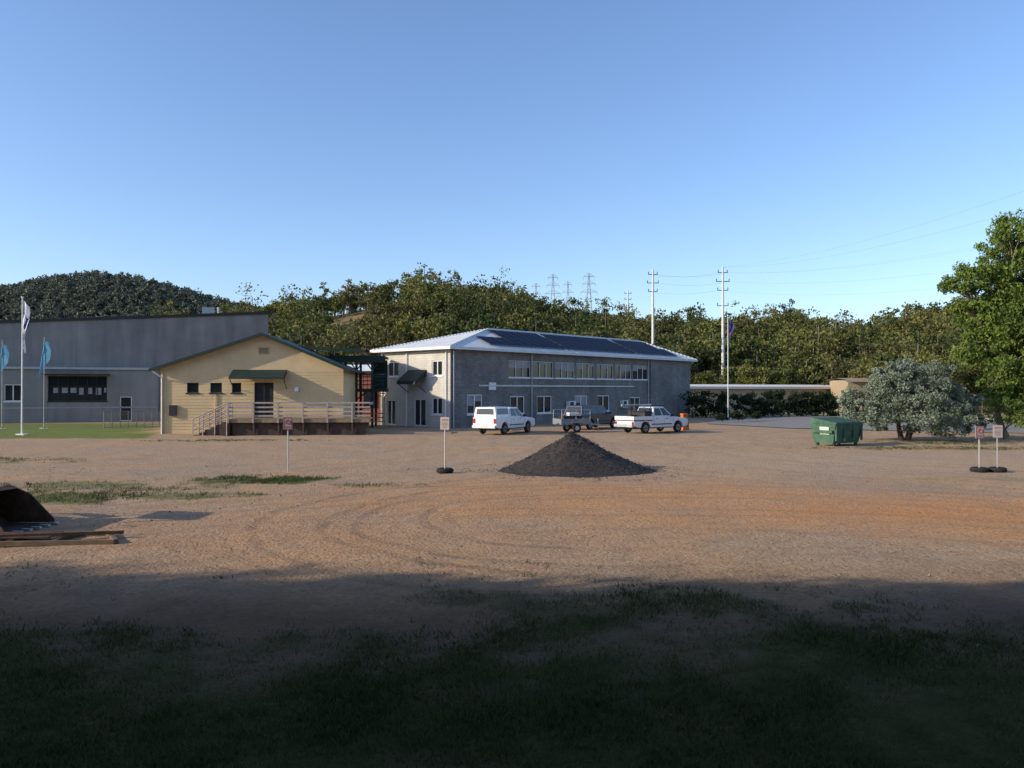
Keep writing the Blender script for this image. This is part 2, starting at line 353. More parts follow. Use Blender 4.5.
# ---------------------------------------------------------------- two-storey building
ua=math.atan2(.74,.67)
office=empty('office_building',(-4.7,61,0),ua)
LL,DD,EH=36.0,8.4,6.1
mb=MB(); mats=[m_block,m_blocklit,m_white,m_glass,m_blind,m_dgreen,m_steel,m_dark]
fnF=lambda x,z,d:(x,d,z)
low=[(1.8,3.5,1.0,2.55),(6.8,8.6,.9,2.4),(10.2,12.2,.9,2.4),(15.5,17.4,.9,2.4),(18.9,20.9,.9,2.4),(24.4,26.2,0,2.2)]
up=[(6.6+i*3.05,6.6+i*3.05+2.75,3.95,5.35) for i in range(7)]
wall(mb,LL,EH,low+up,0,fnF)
for i,o in enumerate(low): window(mb,fnF,*o,2,2,3,blind=4,bf=[.5,.3,0,.6,0,0][i],fw=.09)
for i,o in enumerate(up): window(mb,fnF,*o,3,2,3,blind=4,bf=[.35,.2,.5,.3,.25,.6,.3][i],fw=.045)
fnL=lambda x,z,d:(d,DD-x,z)
lo2=[(.8,1.9,.05,2.1),(4.2,5.6,.05,2.2),(6.3,7.5,1,2.3)]; up2=[(.9,2.3,4,5.2),(6.3,7.5,4,5.2)]
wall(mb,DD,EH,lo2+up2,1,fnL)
for o in lo2+up2: window(mb,fnL,*o,2,2,3,sill=o[2]>.5,fw=.08)
mb.quad([(LL,0,0),(LL,DD,0),(LL,DD,EH),(LL,0,EH)],0); mb.quad([(LL,DD,0),(0,DD,0),(0,DD,EH),(LL,DD,EH)],0)
mb.box((14,-.05,3.25),(22,.1,.12),6); mb.b2(27.9,35.8,-.18,-.02,0,EH-.1,0)
for x in (.25,9.4,27.6,35.4): mb.tube((x,-.1,0),(x,-.1,5.9),.055,n=8,mat=6)
for y in (.4,8.1,5.0): mb.tube((-.1,y,0),(-.1,y,5.9),.055,n=8,mat=2)
for x in (14.2,22.6):
    mb.b2(x,x+.9,-.4,-.02,1.2,1.9,2); mb.b2(x+.1,x+.6,-.42,-.405,1.27,1.83,7)
mb.b2(4.2,5.0,-.08,-.01,2.9,3.5,2)
mb.obj('walls',mats,office)
mb=MB(); mb.quad([(-1.2,2.7,3.6),(-1.2,4.9,3.6),(-.02,4.9,4.5),(-.02,2.7,4.5)],0); mb.quad([(-1.2,2.7,3.35),(-1.2,4.9,3.35),(-1.2,4.9,3.6),(-1.2,2.7,3.6)],0)
mb.quad([(-1.2,2.7,3.35),(-1.2,2.7,3.6),(-.02,2.7,4.5),(-.02,2.7,4.0)],0)
for y in (2.75,4.85): mb.tube((-1.1,y,3.4),(-.02,y,2.7),.03,n=6)
mb.obj('entry_awning',[m_dgreen],office)
m_roof=M('white_metal_roof',(.68,.68,.67),.45,.08,.8)
ntr=m_roof.node_tree; wv=ntr.nodes.new('ShaderNodeTexWave'); wv.inputs['Scale'].default_value=1.2; wv.bands_direction='X'
ntr.links.new(ntr.nodes['Texture Coordinate'].outputs['Object'],wv.inputs['Vector']); bpn=ntr.nodes.new('ShaderNodeBump'); bpn.inputs['Distance'].default_value=.04
ntr.links.new(wv.outputs['Fac'],bpn.inputs['Height']); ntr.links.new(bpn.outputs[0],ntr.nodes['Principled BSDF'].inputs['Normal'])
ov=.55; ZE=6.2; ZR=8.25; A=(-ov,-ov,ZE); Bq=(LL+ov,-ov,ZE); Cq=(LL+ov,DD+ov,ZE); D=(-ov,DD+ov,ZE); P1=(8.6,DD/2,ZR); P2=(32.6,DD/2,ZR)
mb=MB(); mb.quad([A,Bq,P2,P1]); mb.quad([Bq,Cq,P2]); mb.quad([Cq,D,P1,P2]); mb.quad([D,A,P1])
mb.b2(-ov,LL+ov,-ov-.1,-ov-.002,ZE-.2,ZE+.02); mb.b2(-ov,LL+ov,DD+ov+.002,DD+ov+.1,ZE-.2,ZE+.02)
mb.b2(-ov-.1,-ov-.002,-ov-.1,DD+ov+.1,ZE-.2,ZE+.02); mb.b2(LL+ov+.002,LL+ov+.1,-ov-.1,DD+ov+.1,ZE-.2,ZE+.02)
mb.quad([(-ov,-ov,ZE-.1),(LL+ov,-ov,ZE-.1),(LL+ov,DD+ov,ZE-.1),(-ov,DD+ov,ZE-.1)])
for a,b in [(A,P1),(D,P1),(Bq,P2),(Cq,P2),(P1,P2)]: mb.tube(a,b,.09,n=6)
mb.obj('roof',[m_roof],office)
m_pv=M('solar_cell',(.012,.018,.045),.5,spec=.04); m_pvf=M('panel_frame',(.16,.17,.19),.5)
mb=MB(); sl=Vector((0,DD/2+ov,ZR-ZE)); sln=sl.length; sl.normalize(); nr_=Vector((0,-sl.z,sl.y))
for row in range(2):
    for i in range(28):
        s0=.70+row*1.99
        fr_=(s0+1.8)/sln; xl=-ov+fr_*(8.6+ov)+.3; xr=LL+ov-fr_*(LL+ov-32.6)-.4
        x0=3.4+i*1.09+(.35 if i>9 else 0)+(.35 if i>19 else 0)
        if x0<xl or x0+1.05>xr: continue
        for (a0,a1,b0,b1,h,mt) in [(0,1.05,0,1.90,.12,1),(.022,1.028,.025,1.875,.135,0)]:
            c=[Vector((x0+a,-ov,ZE))+sl*(s0+b)+nr_*h for a,b in [(a0,b0),(a1,b0),(a1,b1),(a0,b1)]]; mb.quad(c,mt)
        c0=[Vector((x0+a,-ov,ZE))+sl*s0+nr_*h for a,h in [(0,.02),(1,.02),(1,.12),(0,.12)]]; mb.quad(c0,1)
mb.obj('solar_panels',[m_pv,m_pvf],office)
# ---------------------------------------------------------------- cream house
hr=math.radians(5)
hx,hy,_=W(162,52.8)
house=empty('cream_house',(hx,hy,0),hr)
HW,HD,WH=11.8,9.0,4.4
mb=MB(); mats=[m_cream,m_dgreen,m_glass,m_dark,m_white]
winz=(2.72,3.38)
ops=[(1.6,2.35,*winz),(3.1,3.85,*winz),(4.5,5.1,*winz),(5.95,7.2,1.05,3.4)]
wall(mb,HW,WH,ops,0,fnF)
for o in ops[:3]: window(mb,fnF,*o,1,1,2,fw=.05)
window(mb,fnF,*ops[3],2,1,3,sill=False,fw=.07)
AZ=6.6; AXX=HW/2+.65
mb.quad([(0,0,WH),(HW,0,WH),(AXX,0,AZ)],0,uv=[(0,WH),(HW,WH),(HW/2,AZ)])
mb.quad([(0,HD,0),(0,0,0),(0,0,WH),(0,HD,WH)],0); mb.quad([(HW,0,0),(HW,HD,0),(HW,HD,WH),(HW,0,WH)],0); mb.quad([(HW,HD,0),(0,HD,0),(0,HD,WH),(AXX,HD,AZ),(HW,HD,WH)],0)
mb.b2(AXX-.35,AXX+.35,-.05,-.003,5.3,5.75,0)
for k in range(5): mb.b2(AXX-.3,AXX+.3,-.09,-.052,5.35+k*.08,5.38+k*.08,3)
mb.b2(-.06,.08,-.06,-.004,0,WH,0)
for z in np.arange(.3,4.3,.2):
    segs=[(.085,HW)] 
    for o in ops:
        if o[2]-.12<z<o[3]+.03:
            segs=[q for (a_,b_) in segs for q in ([(a_,o[0]-.09),(o[1]+.09,b_)] if a_<o[0] and b_>o[1] else [(a_,b_)])]
    for a_,b_ in segs: mb.b2(a_,b_,-.018,-.001,z,z+.03,0)
mb.tube((3.45,-.06,.0),(3.45,-.06,2.6),.035,n=6,mat=0); mb.b2(8.6,8.85,-.12,-.02,2.8,3.1,4); mb.b2(.5,.95,-.16,-.02,1.2,1.9,3)
mb.obj('walls',mats,house)
m_hroof=M('house_roof',(.06,.075,.07),.6,.2,2)
mb=MB(); zo=lambda x:(AZ+.1)-(AXX-x)/AXX*(AZ-WH) if x<AXX else (AZ+.1)-(x-AXX)/(HW-AXX)*(AZ-WH)
Lx,Rx=-.6,HW+.6; t=.14
for xe in (Lx,Rx):
    a=(xe,-.6,zo(xe)); b=(AXX,-.6,zo(AXX)); c=(AXX,HD+.6,zo(AXX)); d=(xe,HD+.6,zo(xe))
    mb.quad([a,b,c,d],0); mb.quad([(p[0],p[1],p[2]-t) for p in (a,b,c,d)],1)
    mb.quad([a,b,(b[0],b[1],b[2]-t-.06),(a[0],a[1],a[2]-t-.06)],1); mb.quad([d,c,(c[0],c[1],c[2]-t),(d[0],d[1],d[2]-t)],1)
    mb.quad([a,d,(d[0],d[1],d[2]-t),(a[0],a[1],a[2]-t)],1)
    mb.tube((xe,-.6,zo(xe)-.06),(xe,HD+.6,zo(xe)-.06),.08,n=6,mat=1)
mb.tube((Lx+.1,-.55,zo(Lx)-.1),(.05,-.1,3.7),.04,n=6,mat=2); mb.tube((.02,-.1,0),(.02,-.1,3.7),.04,n=6,mat=2)
mb.obj('roof',[m_hroof,m_dgreen,m_white],house)
mb=MB(); mb.prism([(4.55,3.62),(8.1,3.62),(8.1,3.74),(4.55,3.74)],-1.1,-1.0,0)
mb.quad([(4.55,-1.1,3.74),(8.1,-1.1,3.74),(8.1,-.004,4.25),(4.55,-.004,4.25)],0); mb.quad([(4.55,-1.0,3.62),(8.1,-1.0,3.62),(8.1,-.004,4.13),(4.55,-.004,4.13)],0)
for x in (4.6,8.05): mb.tube((x,-1.0,3.65),(x,-.02,3.0),.03,n=6)
mb.obj('door_awning',[m_dgreen],house)
mb=MB(); dx0,dx1,dy0=4.8,13.8,-2.4
for k in range(16): mb.b2(dx0,dx1,dy0+k*.15,dy0+k*.15+.135,1.0,1.05,0)
mb.b2(dx0,dx1,dy0-.05,dy0-.003,.82,1.045,0)
for x in np.arange(dx0+.1,dx1,1.55):
    mb.b2(x-.06,x+.06,dy0+.02,dy0+.14,0,.98,3); mb.b2(x-.05,x+.05,dy0-.16,dy0-.06,.8,2.1,1)
for z in (2.08,1.80,1.52,1.25): mb.b2(dx0,dx1,dy0-.10,dy0-.06,z-.05,z+.05,1)
mb.b2(dx0+.3,dx1-.1,dy0+.2,dy0+.25,0,.97,3)  # dark sheet standing for the shade beneath the deck
mb.b2(dx1-.06,dx1,dy0,-.05,1.95,2.1,1)
for k in range(6): mb.b2(dx0-.34*(k+1),dx0-.34*k-.004,dy0,dy0+1.3,0,1.0-.165*(k+1)+.02,3)
for yy in (dy0-.02,dy0+1.3):
    for z in (1.0,.6,.3): mb.tube((dx0,yy,1.05+z),(dx0-2.1,yy,.05+z),.035,n=6,mat=1)
    for q in (.0,.35,.7,1): mb.tube((dx0-2.1*q,yy,0),(dx0-2.1*q,yy,1.05-q+1.0),.04,n=6,mat=1)
m_rail=M('rail_paint',(.36,.30,.27),.7,.2,4); m_under=M('dark_stained_timber_and_shade',(.07,.05,.04),.85,.3,4)  # second timber also colours the painted shade under the deck
mb.obj('front_deck',[m_timber,m_rail,m_under,m_under],house)
# ---------------------------------------------------------------- walkway between
walk=empty('covered_walkway',(-15.3,61,0),math.radians(4))
m_canvas=M('green_shade_cloth',(.02,.045,.035),.9,.3,2)
mb=MB()
mb.b2(-4,5.6,-.2,3,5.35,5.5,0); mb.b2(-4,5.6,-.25,-.205,5.0,5.52,0)
mb.quad([(-5,-1,6.5),(4.2,-1,5.95),(4.2,4,5.95),(-5,4,6.5)],2); mb.quad([(-5,-1.01,6.5),(4.2,-1.01,5.95),(4.2,-1.01,5.7),(-5,-1.01,6.25)],0)
for x in np.arange(-3.8,5.6,1.2):
    for y in (0,2.8): mb.b2(x-.09,x+.09,y-.07,y+.07,0,5.35,0)
    mb.tube((x,0,4.4),(x+.6,0,5.2),.05,n=6); mb.tube((x,0,4.4),(x-.6,0,5.2),.05,n=6)
mb.b2(-4,5.6,-.1,2.9,2.75,3.0,0)
mb.b2(4.2,5.5,2.95,3.0,3.0,5.3,2); mb.b2(-4,.0,2.95,3.0,0,5.3,2)
for z in (3.3,3.6,3.9,4.1): mb.b2(-4,5.6,-.05,-.01,z-.04,z+.04,0)
for z in (.5,.8,1.1): mb.b2(-4,5.6,-.15,-.11,z-.04,z+.04,1)
for x in np.arange(-3.9,5.5,.3): mb.b2(x,x+.04,-.03,0,3.0,4.1,0)
for k in range(14): mb.b2(1.6+k*.27,1.6+k*.27+.28,1.2,2.4,k*.2,k*.2+.06,0)
mb.tube((1.6,1.2,.9),(5.3,1.2,3.7),.05,n=6,mat=0)
mb.obj('frame',[m_dgreen,m_timber,m_canvas],walk)
shed=empty('red_shed',(-17.5,76,0)); mb=MB()
mb.b2(0,8,0,6,0,4.6,0); mb.quad([(-.3,-.4,4.7),(8.3,-.4,4.7),(8.3,3,5.4),(-.3,3,5.4)],1); mb.quad([(-.3,6.4,4.7),(8.3,6.4,4.7),(8.3,3,5.4),(-.3,3,5.4)],1)
for x in (1,3.4,5.8): mb.b2(x,x+1.3,-.05,-.003,1.2,2.8,2)
mb.obj('walls',[M('red_sheet',(.28,.10,.07),.7,.2,2),m_white,m_glass],shed)
# ---------------------------------------------------------------- warehouse
wa=math.radians(20)
wx,wy,_=W(268,82)
ware=empty('warehouse',(wx,wy,0),wa)
WL=44.0
mb=MB()
def zt(x): return 10.9+x*.068
mb.quad([(-WL,0,0),(0,0,0),(0,0,zt(0)),(-WL,0,zt(-WL))],0,uv=[(-WL,0.01),(0,0.01),(0,10.7),(-WL,8.8)])
BK=14
mb.quad([(0,0,0),(0,BK,0),(0,BK,zt(0)),(0,0,zt(0))],0); mb.quad([(0,BK,0),(-WL,BK,0),(-WL,BK,zt(-WL)),(0,BK,zt(0))],0); mb.quad([(-WL,BK,0),(-WL,0,0),(-WL,0,zt(-WL)),(-WL,BK,zt(-WL))],0)
mb.quad([(-WL,0,zt(-WL)-.3),(0,0,zt(0)-.3),(0,BK,zt(0)-.3),(-WL,BK,zt(-WL)-.3)],1)
mb.quad([(-WL,-.12,zt(-WL)-.22),(0.12,-.12,zt(0)-.22),(0.12,-.12,zt(0)+.06),(-WL,-.12,zt(-WL)+.06)],1)
mb.quad([(-WL,-.12,zt(-WL)+.06),(0.12,-.12,zt(0)+.06),(0.12,.3,zt(0)+.06),(-WL,.3,zt(-WL)+.06)],1)
mb.b2(.002,.12,-.1,BK,zt(0)-.22,zt(0)+.06,1)
mb.b2(-6.4,-5.2,3,4,zt(-5)-.6,zt(-5)+.9,2); mb.tube((-4.8,3,10.0),(-4.8,3,11.5),.12,mat=2)
mb.obj('walls',[m_conc,m_dark,m_steel],ware)
mb=MB(); AX0,AX1,AD,AH=-44.0,-11.5,-4.5,4.75
fnA=lambda x,z,d:(AX0+x,AD+d,z)
def ax(px):
    k=(px-512)/F; c,s=math.cos(wa),math.sin(wa)
    X0=wx-s*AD; Y0=wy+c*AD
    return (k*Y0-X0)/(c-k*s)-AX0
AX1=ax(158)+AX0
x0,x1=ax(48),ax(107)
wo=[(x0,x1,1.9,4.15),(ax(4),ax(22),1.9,3.4),(ax(120),ax(132),.05,2.3)]
wall(mb,AX1-AX0,AH,wo,0,fnA)
window(mb,fnA,*wo[0],6,5,3,fw=.06); window(mb,fnA,*wo[1],2,2,3,fw=.08); window(mb,fnA,*wo[2],1,2,3,fw=.08,sill=False)
mb.b2(AX0+x0+.1,AX0+x1-.1,AD+.02,AD+.1,3.2,3.26,5)
for k in range(8): 
    h_=random.uniform(.4,.65); mb.b2(AX0+x0+.4+k*.68,AX0+x0+.4+k*.68+random.uniform(.3,.5),AD+.105,AD+.112,3.1-h_,3.1,4)
mb.quad([(AX1,AD,0),(AX1,-.01,0),(AX1,-.01,AH),(AX1,AD,AH)],0)
mb.b2(AX0,AX1+.15,AD-.2,-.01,AH+.002,AH+.2,1)
mb.b2(AX0+x0-.3,AX0+x1+.3,AD-1.0,AD-.01,4.25,4.33,5)
mb.b2(AX0,AX1,AD-.03,AD-.003,1.25,1.38,4)
mb.obj('front_annex',[m_annex,m_steel,m_white,m_glass,m_blind,m_dark],ware)
fe=empty('chain_link_fence',(0,0,0)); mb=MB()
P0=Vector(W(104,60)); P0.z=0; P1_=Vector(W(160,62)); P1_.z=0
for k in range(8):
    p=P0.lerp(P1_,k/7); mb.tube(p,p+Vector((0,0,1.3)),.03,n=6)
for z in (.1,1.28): mb.tube(P0+Vector((0,0,z)),P1_+Vector((0,0,z)),.02,n=5)
LN=(P1_-P0); nn=60
for k in range(nn):
    p=P0+LN*(k/nn); q=P0+LN*min(1,(k+8)/nn)
    mb.tube(p+Vector((0,0,.1)),q+Vector((0,0,1.25)),.003,n=3,cap=False); mb.tube(p+Vector((0,0,1.25)),q+Vector((0,0,.1)),.003,n=3,cap=False)
mb.obj('mesh_panels',[M('fence_steel',(.18,.19,.19),.6)],fe)
# ---------------------------------------------------------------- road, hedge, right-hand buildings
m_asph=M('driveway_asphalt',(.24,.22,.195),.9,.2,1.5,bump=.3)
mb=MB(); mb.quad([(16.5,68,.045),(21,60,.045),(34,53,.045),(75,47,.045),(90,52,.045),(52,66,.045),(38,90,.045),(25,90,.045),(21,80,.045)]); mb.obj('driveway',[m_asph])
mb=MB(); 
for a,b in [((52,66.15),(38.1,90)),((52,66.15),(90,52.2))]:
    d=Vector((b[0]-a[0],b[1]-a[1],0)); mb.box(((a[0]+b[0])/2,(a[1]+b[1])/2,.08),(d.length,.15,.2),0,math.atan2(d.y,d.x))
mb.obj('kerb',[M('kerb_concrete',(.4,.39,.37),.9,.1)])
def hedge(name,a,b,w,h):
    a=Vector(a); b=Vector(b); n=int((b-a).length*16); C=[]
    for k in range(n):
        p=a.lerp(b,random.random()); hh_=h*(1+.12*fbm(p.x,p.y,.3,3)); C.append((p.x+random.uniform(-w,w)/2,p.y+random.uniform(-w,w)/2,random.uniform(.2,hh_)))
    C=np.array(C); V,t=leaves(C,np.full(n,.45),60,.2,R.random(n)*.6+.1,flat=.8,asp=.7)
    e=empty(name); npmesh('foliage',V,4,t,[m_hedge],parent=e)
    mb=MB()
    for k in range(int((b-a).length)):
        p=a.lerp(b,(k+.5)/int((b-a).length)); mb.tube(p,p+Vector((0,0,h*.7)),.06,.03,n=5)
    mb.obj('stems',[m_barkd],e)
hedge('clipped_hedge',W(688,84)[:2]+(0,),W(844,88)[:2]+(0,),1.3,2.6)
def lowb(name,a,b,dep,h,wm,rm,rise=.9):
    a=Vector((*a,0)); b=Vector((*b,0)); d=b-a; e=empty(name,a,math.atan2(d.y,d.x)); l=d.length; mb=MB()
    mb.b2(0,l,0,dep,0,h,0)
    mb.quad([(-.5,-.6,h+.02),(l+.5,-.6,h+.02),(l+.5,dep/2,h+rise),(-.5,dep/2,h+rise)],1); mb.quad([(-.5,dep+.6,h+.02),(l+.5,dep+.6,h+.02),(l+.5,dep/2,h+rise),(-.5,dep/2,h+rise)],1)
    mb.b2(-.5,l+.5,-.65,-.605,h-.25,h+.05,1)
    for k in range(int(l/4)): mb.b2(1+k*4,2.8+k*4,-.04,-.003,1,2.2,2)
    mb.obj('walls',[wm,rm,m_glass],e); return e
m_tan=M('tan_wall',(.42,.34,.25),.8)
m_palr=M('pale_roof_sheet',(.74,.68,.60),.6)
lowb('long_shed',W(686,100)[:2],W(846,112)[:2],8,3.3,m_tan,m_palr,.35)
lowb('small_shed',W(742,125)[:2],W(800,125)[:2],8,4.1,M('shed_wall',(.45,.40,.33),.8),M('shed_roof',(.55,.5,.44),.6),.8)
lowb('beige_cottage',W(848,104)[:2],W(872,104)[:2],6,4.2,M('cottage_wall',(.33,.26,.17),.8),M('cottage_roof',(.33,.27,.2),.6),.3)
# ---------------------------------------------------------------- hills
tp=[(-300,312),(-50,312),(0,312),(200,312),(262,306),(290,297),(330,291),(370,283),(420,277),(455,279),(490,283),(520,290),(545,300),(580,309),(630,312),(700,316),(760,316),(800,309),(830,318),(870,320),(905,310),(960,300),(1024,302),(1400,306)]
tpx=np.array([a for a,_ in tp],float); tpy=np.array([b for _,b in tp],float)
DB,DC=112.0,225.0
def midT(x,y,tr=6.8):
    px=512+F*x/np.maximum(y,1); ty=np.interp(px,tpx,tpy); hc=(HY-ty)*DC/F+CH-tr
    t=np.clip((y-DB)/(DC-DB),0,1); t=t*t*(3-2*t)*.35+t*.65
    return hc*t-np.where(y>DC,(y-DC)*.10,0)-.2
m_hill=M('hill_soil',(.09,.08,.035),.95,0,.05,col2=(.28,.18,.08),det=6)
gx=np.linspace(-420,420,141); gy=np.linspace(DB,400,60)
V=[(x,y,float(midT(x,y))+ (.8*fbm(x,y,.03,2) if y>DB+5 else 0)) for y in gy for x in gx]
nx=len(gx); Fc=[(j*nx+i,j*nx+i+1,(j+1)*nx+i+1,(j+1)*nx+i) for j in range(len(gy)-1) for i in range(nx-1)]
me=bpy.data.meshes.new('hill'); me.from_pydata(V,[],Fc); me.materials.append(m_hill); me.polygons.foreach_set('use_smooth',[True]*len(Fc)); COL.objects.link(bpy.data.objects.new('hill',me))
def forest(name,bx,by,bz,H,RD,mat,nclump,nleaf,lsize,tbase,cr=(.25,.6),pw=.45):
    n=len(bx)
    idx=np.repeat(np.arange(n),nclump); m=len(idx)
    u=unit(m)*(R.random(m)**.4)[:,None]
    up=R.uniform(.18,.40,n)[idx]
    C=np.stack([bx[idx]+u[:,0]*RD[idx]*.8,by[idx]+u[:,1]*RD[idx]*.8,bz[idx]+H[idx]*.62+u[:,2]*H[idx]*up],1)
    rad=RD[idx]*R.uniform(cr[0],cr[1],m)
    tint=np.clip(tbase[idx]+R.normal(0,.12,m)+.1*u[:,2],0,1)
    V,t=leaves(C,rad,nleaf,lsize,tint,flat=.75,asp=.65,droop=.3,pw=pw)
    w=.13; T=[]
    for dx_,dy_ in ((1,0),(0,1)):
        T.append(np.stack([np.stack([bx-w*dx_,by-w*dy_,bz-1],1),np.stack([bx+w*dx_,by+w*dy_,bz-1],1),np.stack([bx+w*.5*dx_+.3,by+w*.5*dy_,bz+H*.8],1),np.stack([bx-w*.5*dx_+.3,by-w*.5*dy_,bz+H*.8],1)],1).reshape(-1,3))
    Vt=np.concatenate(T); V2=np.concatenate([V,Vt]); mi=np.concatenate([np.zeros(len(V)//4),np.ones(len(Vt)//4)])
    return npmesh(name,V2,4,np.concatenate([t,np.full(len(Vt)//4,.5)]),[mat,m_bark],mi)
n=2900
py=DB+3+(R.random(n)**.85)*(DC+12-DB); ppx=R.uniform(150,1170,n); bx=(ppx-512)/F*py
cl=np.array([fbm(a*.6,b,.035,17) for a,b in zip(bx,py)]); tn=np.array([fbm(a,b,.06,23) for a,b in zip(bx,py)])
clear=((np.abs(ppx-345)<16)&(py>160)&(py<200))|((py<150)&(ppx<430)&(ppx>330)&(R.random(n)<.5))|((cl>.34)&(py<DC-15))
bx,py,ppx,tn=bx[~clear],py[~clear],ppx[~clear],tn[~clear]; n=len(bx)
H=R.uniform(3.8,8.2,n)*np.where(R.random(n)<.14,1.6,1)
forest('hillside_trees',bx,py,midT(bx,py),H,H**.6*R.uniform(.5,1.1,n),m_leaf_hill,11,25,.60,np.clip(R.normal(.40,.26,n)+tn*.6,0,1),pw=.6)
fp=[(-700,330),(-400,310),(-150,300),(-60,294),(0,287),(30,281),(60,276),(95,273),(130,276),(170,285),(210,296),(250,306),(300,318),(400,335),(500,350)]
fpx=np.array([a for a,_ in fp],float); fpy=np.array([b for _,b in fp],float); FD,FC=360.0,520.0
def farT(x,y):
    px=512+F*x/np.maximum(y,1); hc=(HY-np.interp(px,fpx,fpy))*FC/F+CH-7
    t=np.clip((y-FD)/(FC-FD),0,1); t=t*t*(3-2*t); return hc*t-np.where(y>FC,(y-FC)*.1,0)-.5
gx=np.linspace(-900,60,110); gy=np.linspace(FD,760,50)
V=[(x,y,float(farT(x,y))) for y in gy for x in gx]; nx=len(gx)
Fc=[(j*nx+i,j*nx+i+1,(j+1)*nx+i+1,(j+1)*nx+i) for j in range(len(gy)-1) for i in range(nx-1)]
me=bpy.data.meshes.new('distant_hill'); me.from_pydata(V,[],Fc); me.materials.append(M('hazed_far_soil',(.11,.12,.085),.95,.3,.03)); me.polygons.foreach_set('use_smooth',[True]*len(Fc)); COL.objects.link(bpy.data.objects.new('distant_hill',me))  # far soil colour shifted bluer to stand for haze
n=4200; py=FD+40+R.random(n)*(FC+15-FD-40); ppx=R.uniform(-60,330,n); bx=(ppx-512)/F*py; H=R.uniform(5,10,n)
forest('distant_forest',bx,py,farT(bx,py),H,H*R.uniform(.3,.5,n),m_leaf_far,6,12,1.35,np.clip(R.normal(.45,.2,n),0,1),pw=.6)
ppx=np.concatenate([R.uniform(862,1110,26),R.uniform(690,850,12)]); dd=np.concatenate([R.uniform(92,112,26),R.uniform(118,126,12)]); bx=(ppx-512)/F*dd
H=np.concatenate([R.uniform(6,11,26),R.uniform(5,8,12)]); n=len(bx)
forest('roadside_trees',bx,dd,np.zeros(n),H,H*R.uniform(.3,.45,n),m_leaf_hill,34,120,.34,np.clip(R.normal(.5,.28,n),0,1),cr=(.2,.5),pw=.55)
# ---------------------------------------------------------------- close trees
def tree_mesh(name,lobes,nclump,nleaf,lsize,leafm,barkm,trunk_top,tr,flat=.75,asp=.45,crad=.3,limb=.04,droop=.4,parent=None,bias=0.0,trunks=((0,0),),zmin=.35):
    C=[];rad=[];src=[]
    vol=np.array([l[3]**2 for l in lobes]); pr=vol/vol.sum()
    for _ in range(nclump):
        k=R.choice(len(lobes),p=pr); l=lobes[k]; u=unit(1)[0]*R.random()**.3
        C.append((l[0]+u[0]*l[3],l[1]+u[1]*l[3],l[2]+u[2]*l[3]*(l[4] if len(l)>4 else .8))); rad.append(l[3]*R.uniform(.5,1.4)*crad); src.append(k)
    C=np.array(C); C[:,2]=np.maximum(C[:,2],zmin); rad=np.array(rad)
    V,t=leaves(C,rad,nleaf,lsize,np.clip(R.normal(.45,.2,nclump)+bias,0,1),flat=flat,asp=asp,droop=droop,pw=.6)
    mb=MB(); top=Vector(trunk_top)
    def curve(a,b,r1,r2,n=5,sag=.15):
        a=Vector(a); b=Vector(b); L_=(b-a).length; off=Vector((random.gauss(0,1),random.gauss(0,1),random.gauss(0,.4)))*L_*.07
        pv=a
        for i in range(1,n+1):
            q=i/n; p=a.lerp(b,q)+off*math.sin(q*math.pi)+Vector((0,0,sag*L_*math.sin(q*math.pi)*.5))
            ra=r1+(r2-r1)*(i-1)/n; rb=r1+(r2-r1)*q; mb.tube(pv,p,ra,rb,n=7,cap=False); pv=p
    for tx,ty in trunks: curve((tx*.3,ty*.3,-.2),(top.x+tx,top.y+ty,top.z),tr,tr*.6,6,0)
    for k,l in enumerate(lobes):
        tt=trunks[k%len(trunks)]; st=Vector((0,0,0)).lerp(top+Vector((tt[0],tt[1],0)),random.uniform(.75,1))
        curve(st,(l[0],l[1],l[2]),tr*.5,tr*.2)
        ids=[i for i in range(nclump) if src[i]==k][:14]
        for i in ids: curve((l[0]*.7+st.x*.3,l[1]*.7+st.y*.3,l[2]*.7+st.z*.3),C[i],tr*.18,limb*.3,3)
    e=empty(name); a=npmesh('foliage',V,4,t,[leafm],parent=e); b=mb.obj('trunk',[barkm],e)
    return e,a,b
lobes=[(0,0,2.5,1.7,.9),(-2.2,0,1.7,1.3,.85),(2.3,.1,1.75,1.4,.85),(-1.1,-.8,3.1,1.1,.8),(1.2,-.6,3.2,1.1,.8),(.1,.6,3.6,.9,.7),(-2.9,-.3,1.9,.75,.7),(3.1,-.4,1.9,.8,.7),(0,-1.5,1.5,1.4,.8),(-1.7,-1.1,1.3,1.1),(1.6,-1.3,1.2,1.2),(3.3,-.3,1.0,.8),(-3.1,-.5,1.1,.7)]
e,a,b=tree_mesh('silver_wattle_tree',lobes,460,120,.13,m_leaf_sil,m_barkd,(0,0,1.2),.16,crad=.27,droop=.1,trunks=((.3,0),(-.35,.1),(.05,-.3)),zmin=.25)
e.location=W(905,46.5); e.scale=(1.08,1.06,1.14)
lobes=[(.2,0,11.9,1.7),(1.8,.3,10.8,1.9),(-1.3,-.2,10.1,1.5),(-2.7,.2,9.4,1.1,.6),(.3,.4,9.0,2.0),(2.6,0,8.3,2.2),(-.8,0,7.2,1.8),(1.2,-.6,6.2,2.2),(-1.6,.3,5.4,1.3),(3.2,.3,5.2,2.0),(0,-.3,4.3,1.7),(1.9,0,3.4,1.8),(-2.3,.1,7.7,1.0,.6),(.2,-.3,2.6,1.3),(-1.0,-.2,3.2,1.0)]
e,a,b=tree_mesh('gum_tree',lobes,520,150,.21,m_leaf_gum,m_bark,(.4,.3,5.5),.22,crad=.36,droop=.7,bias=.2)
e.location=W(1008,48)
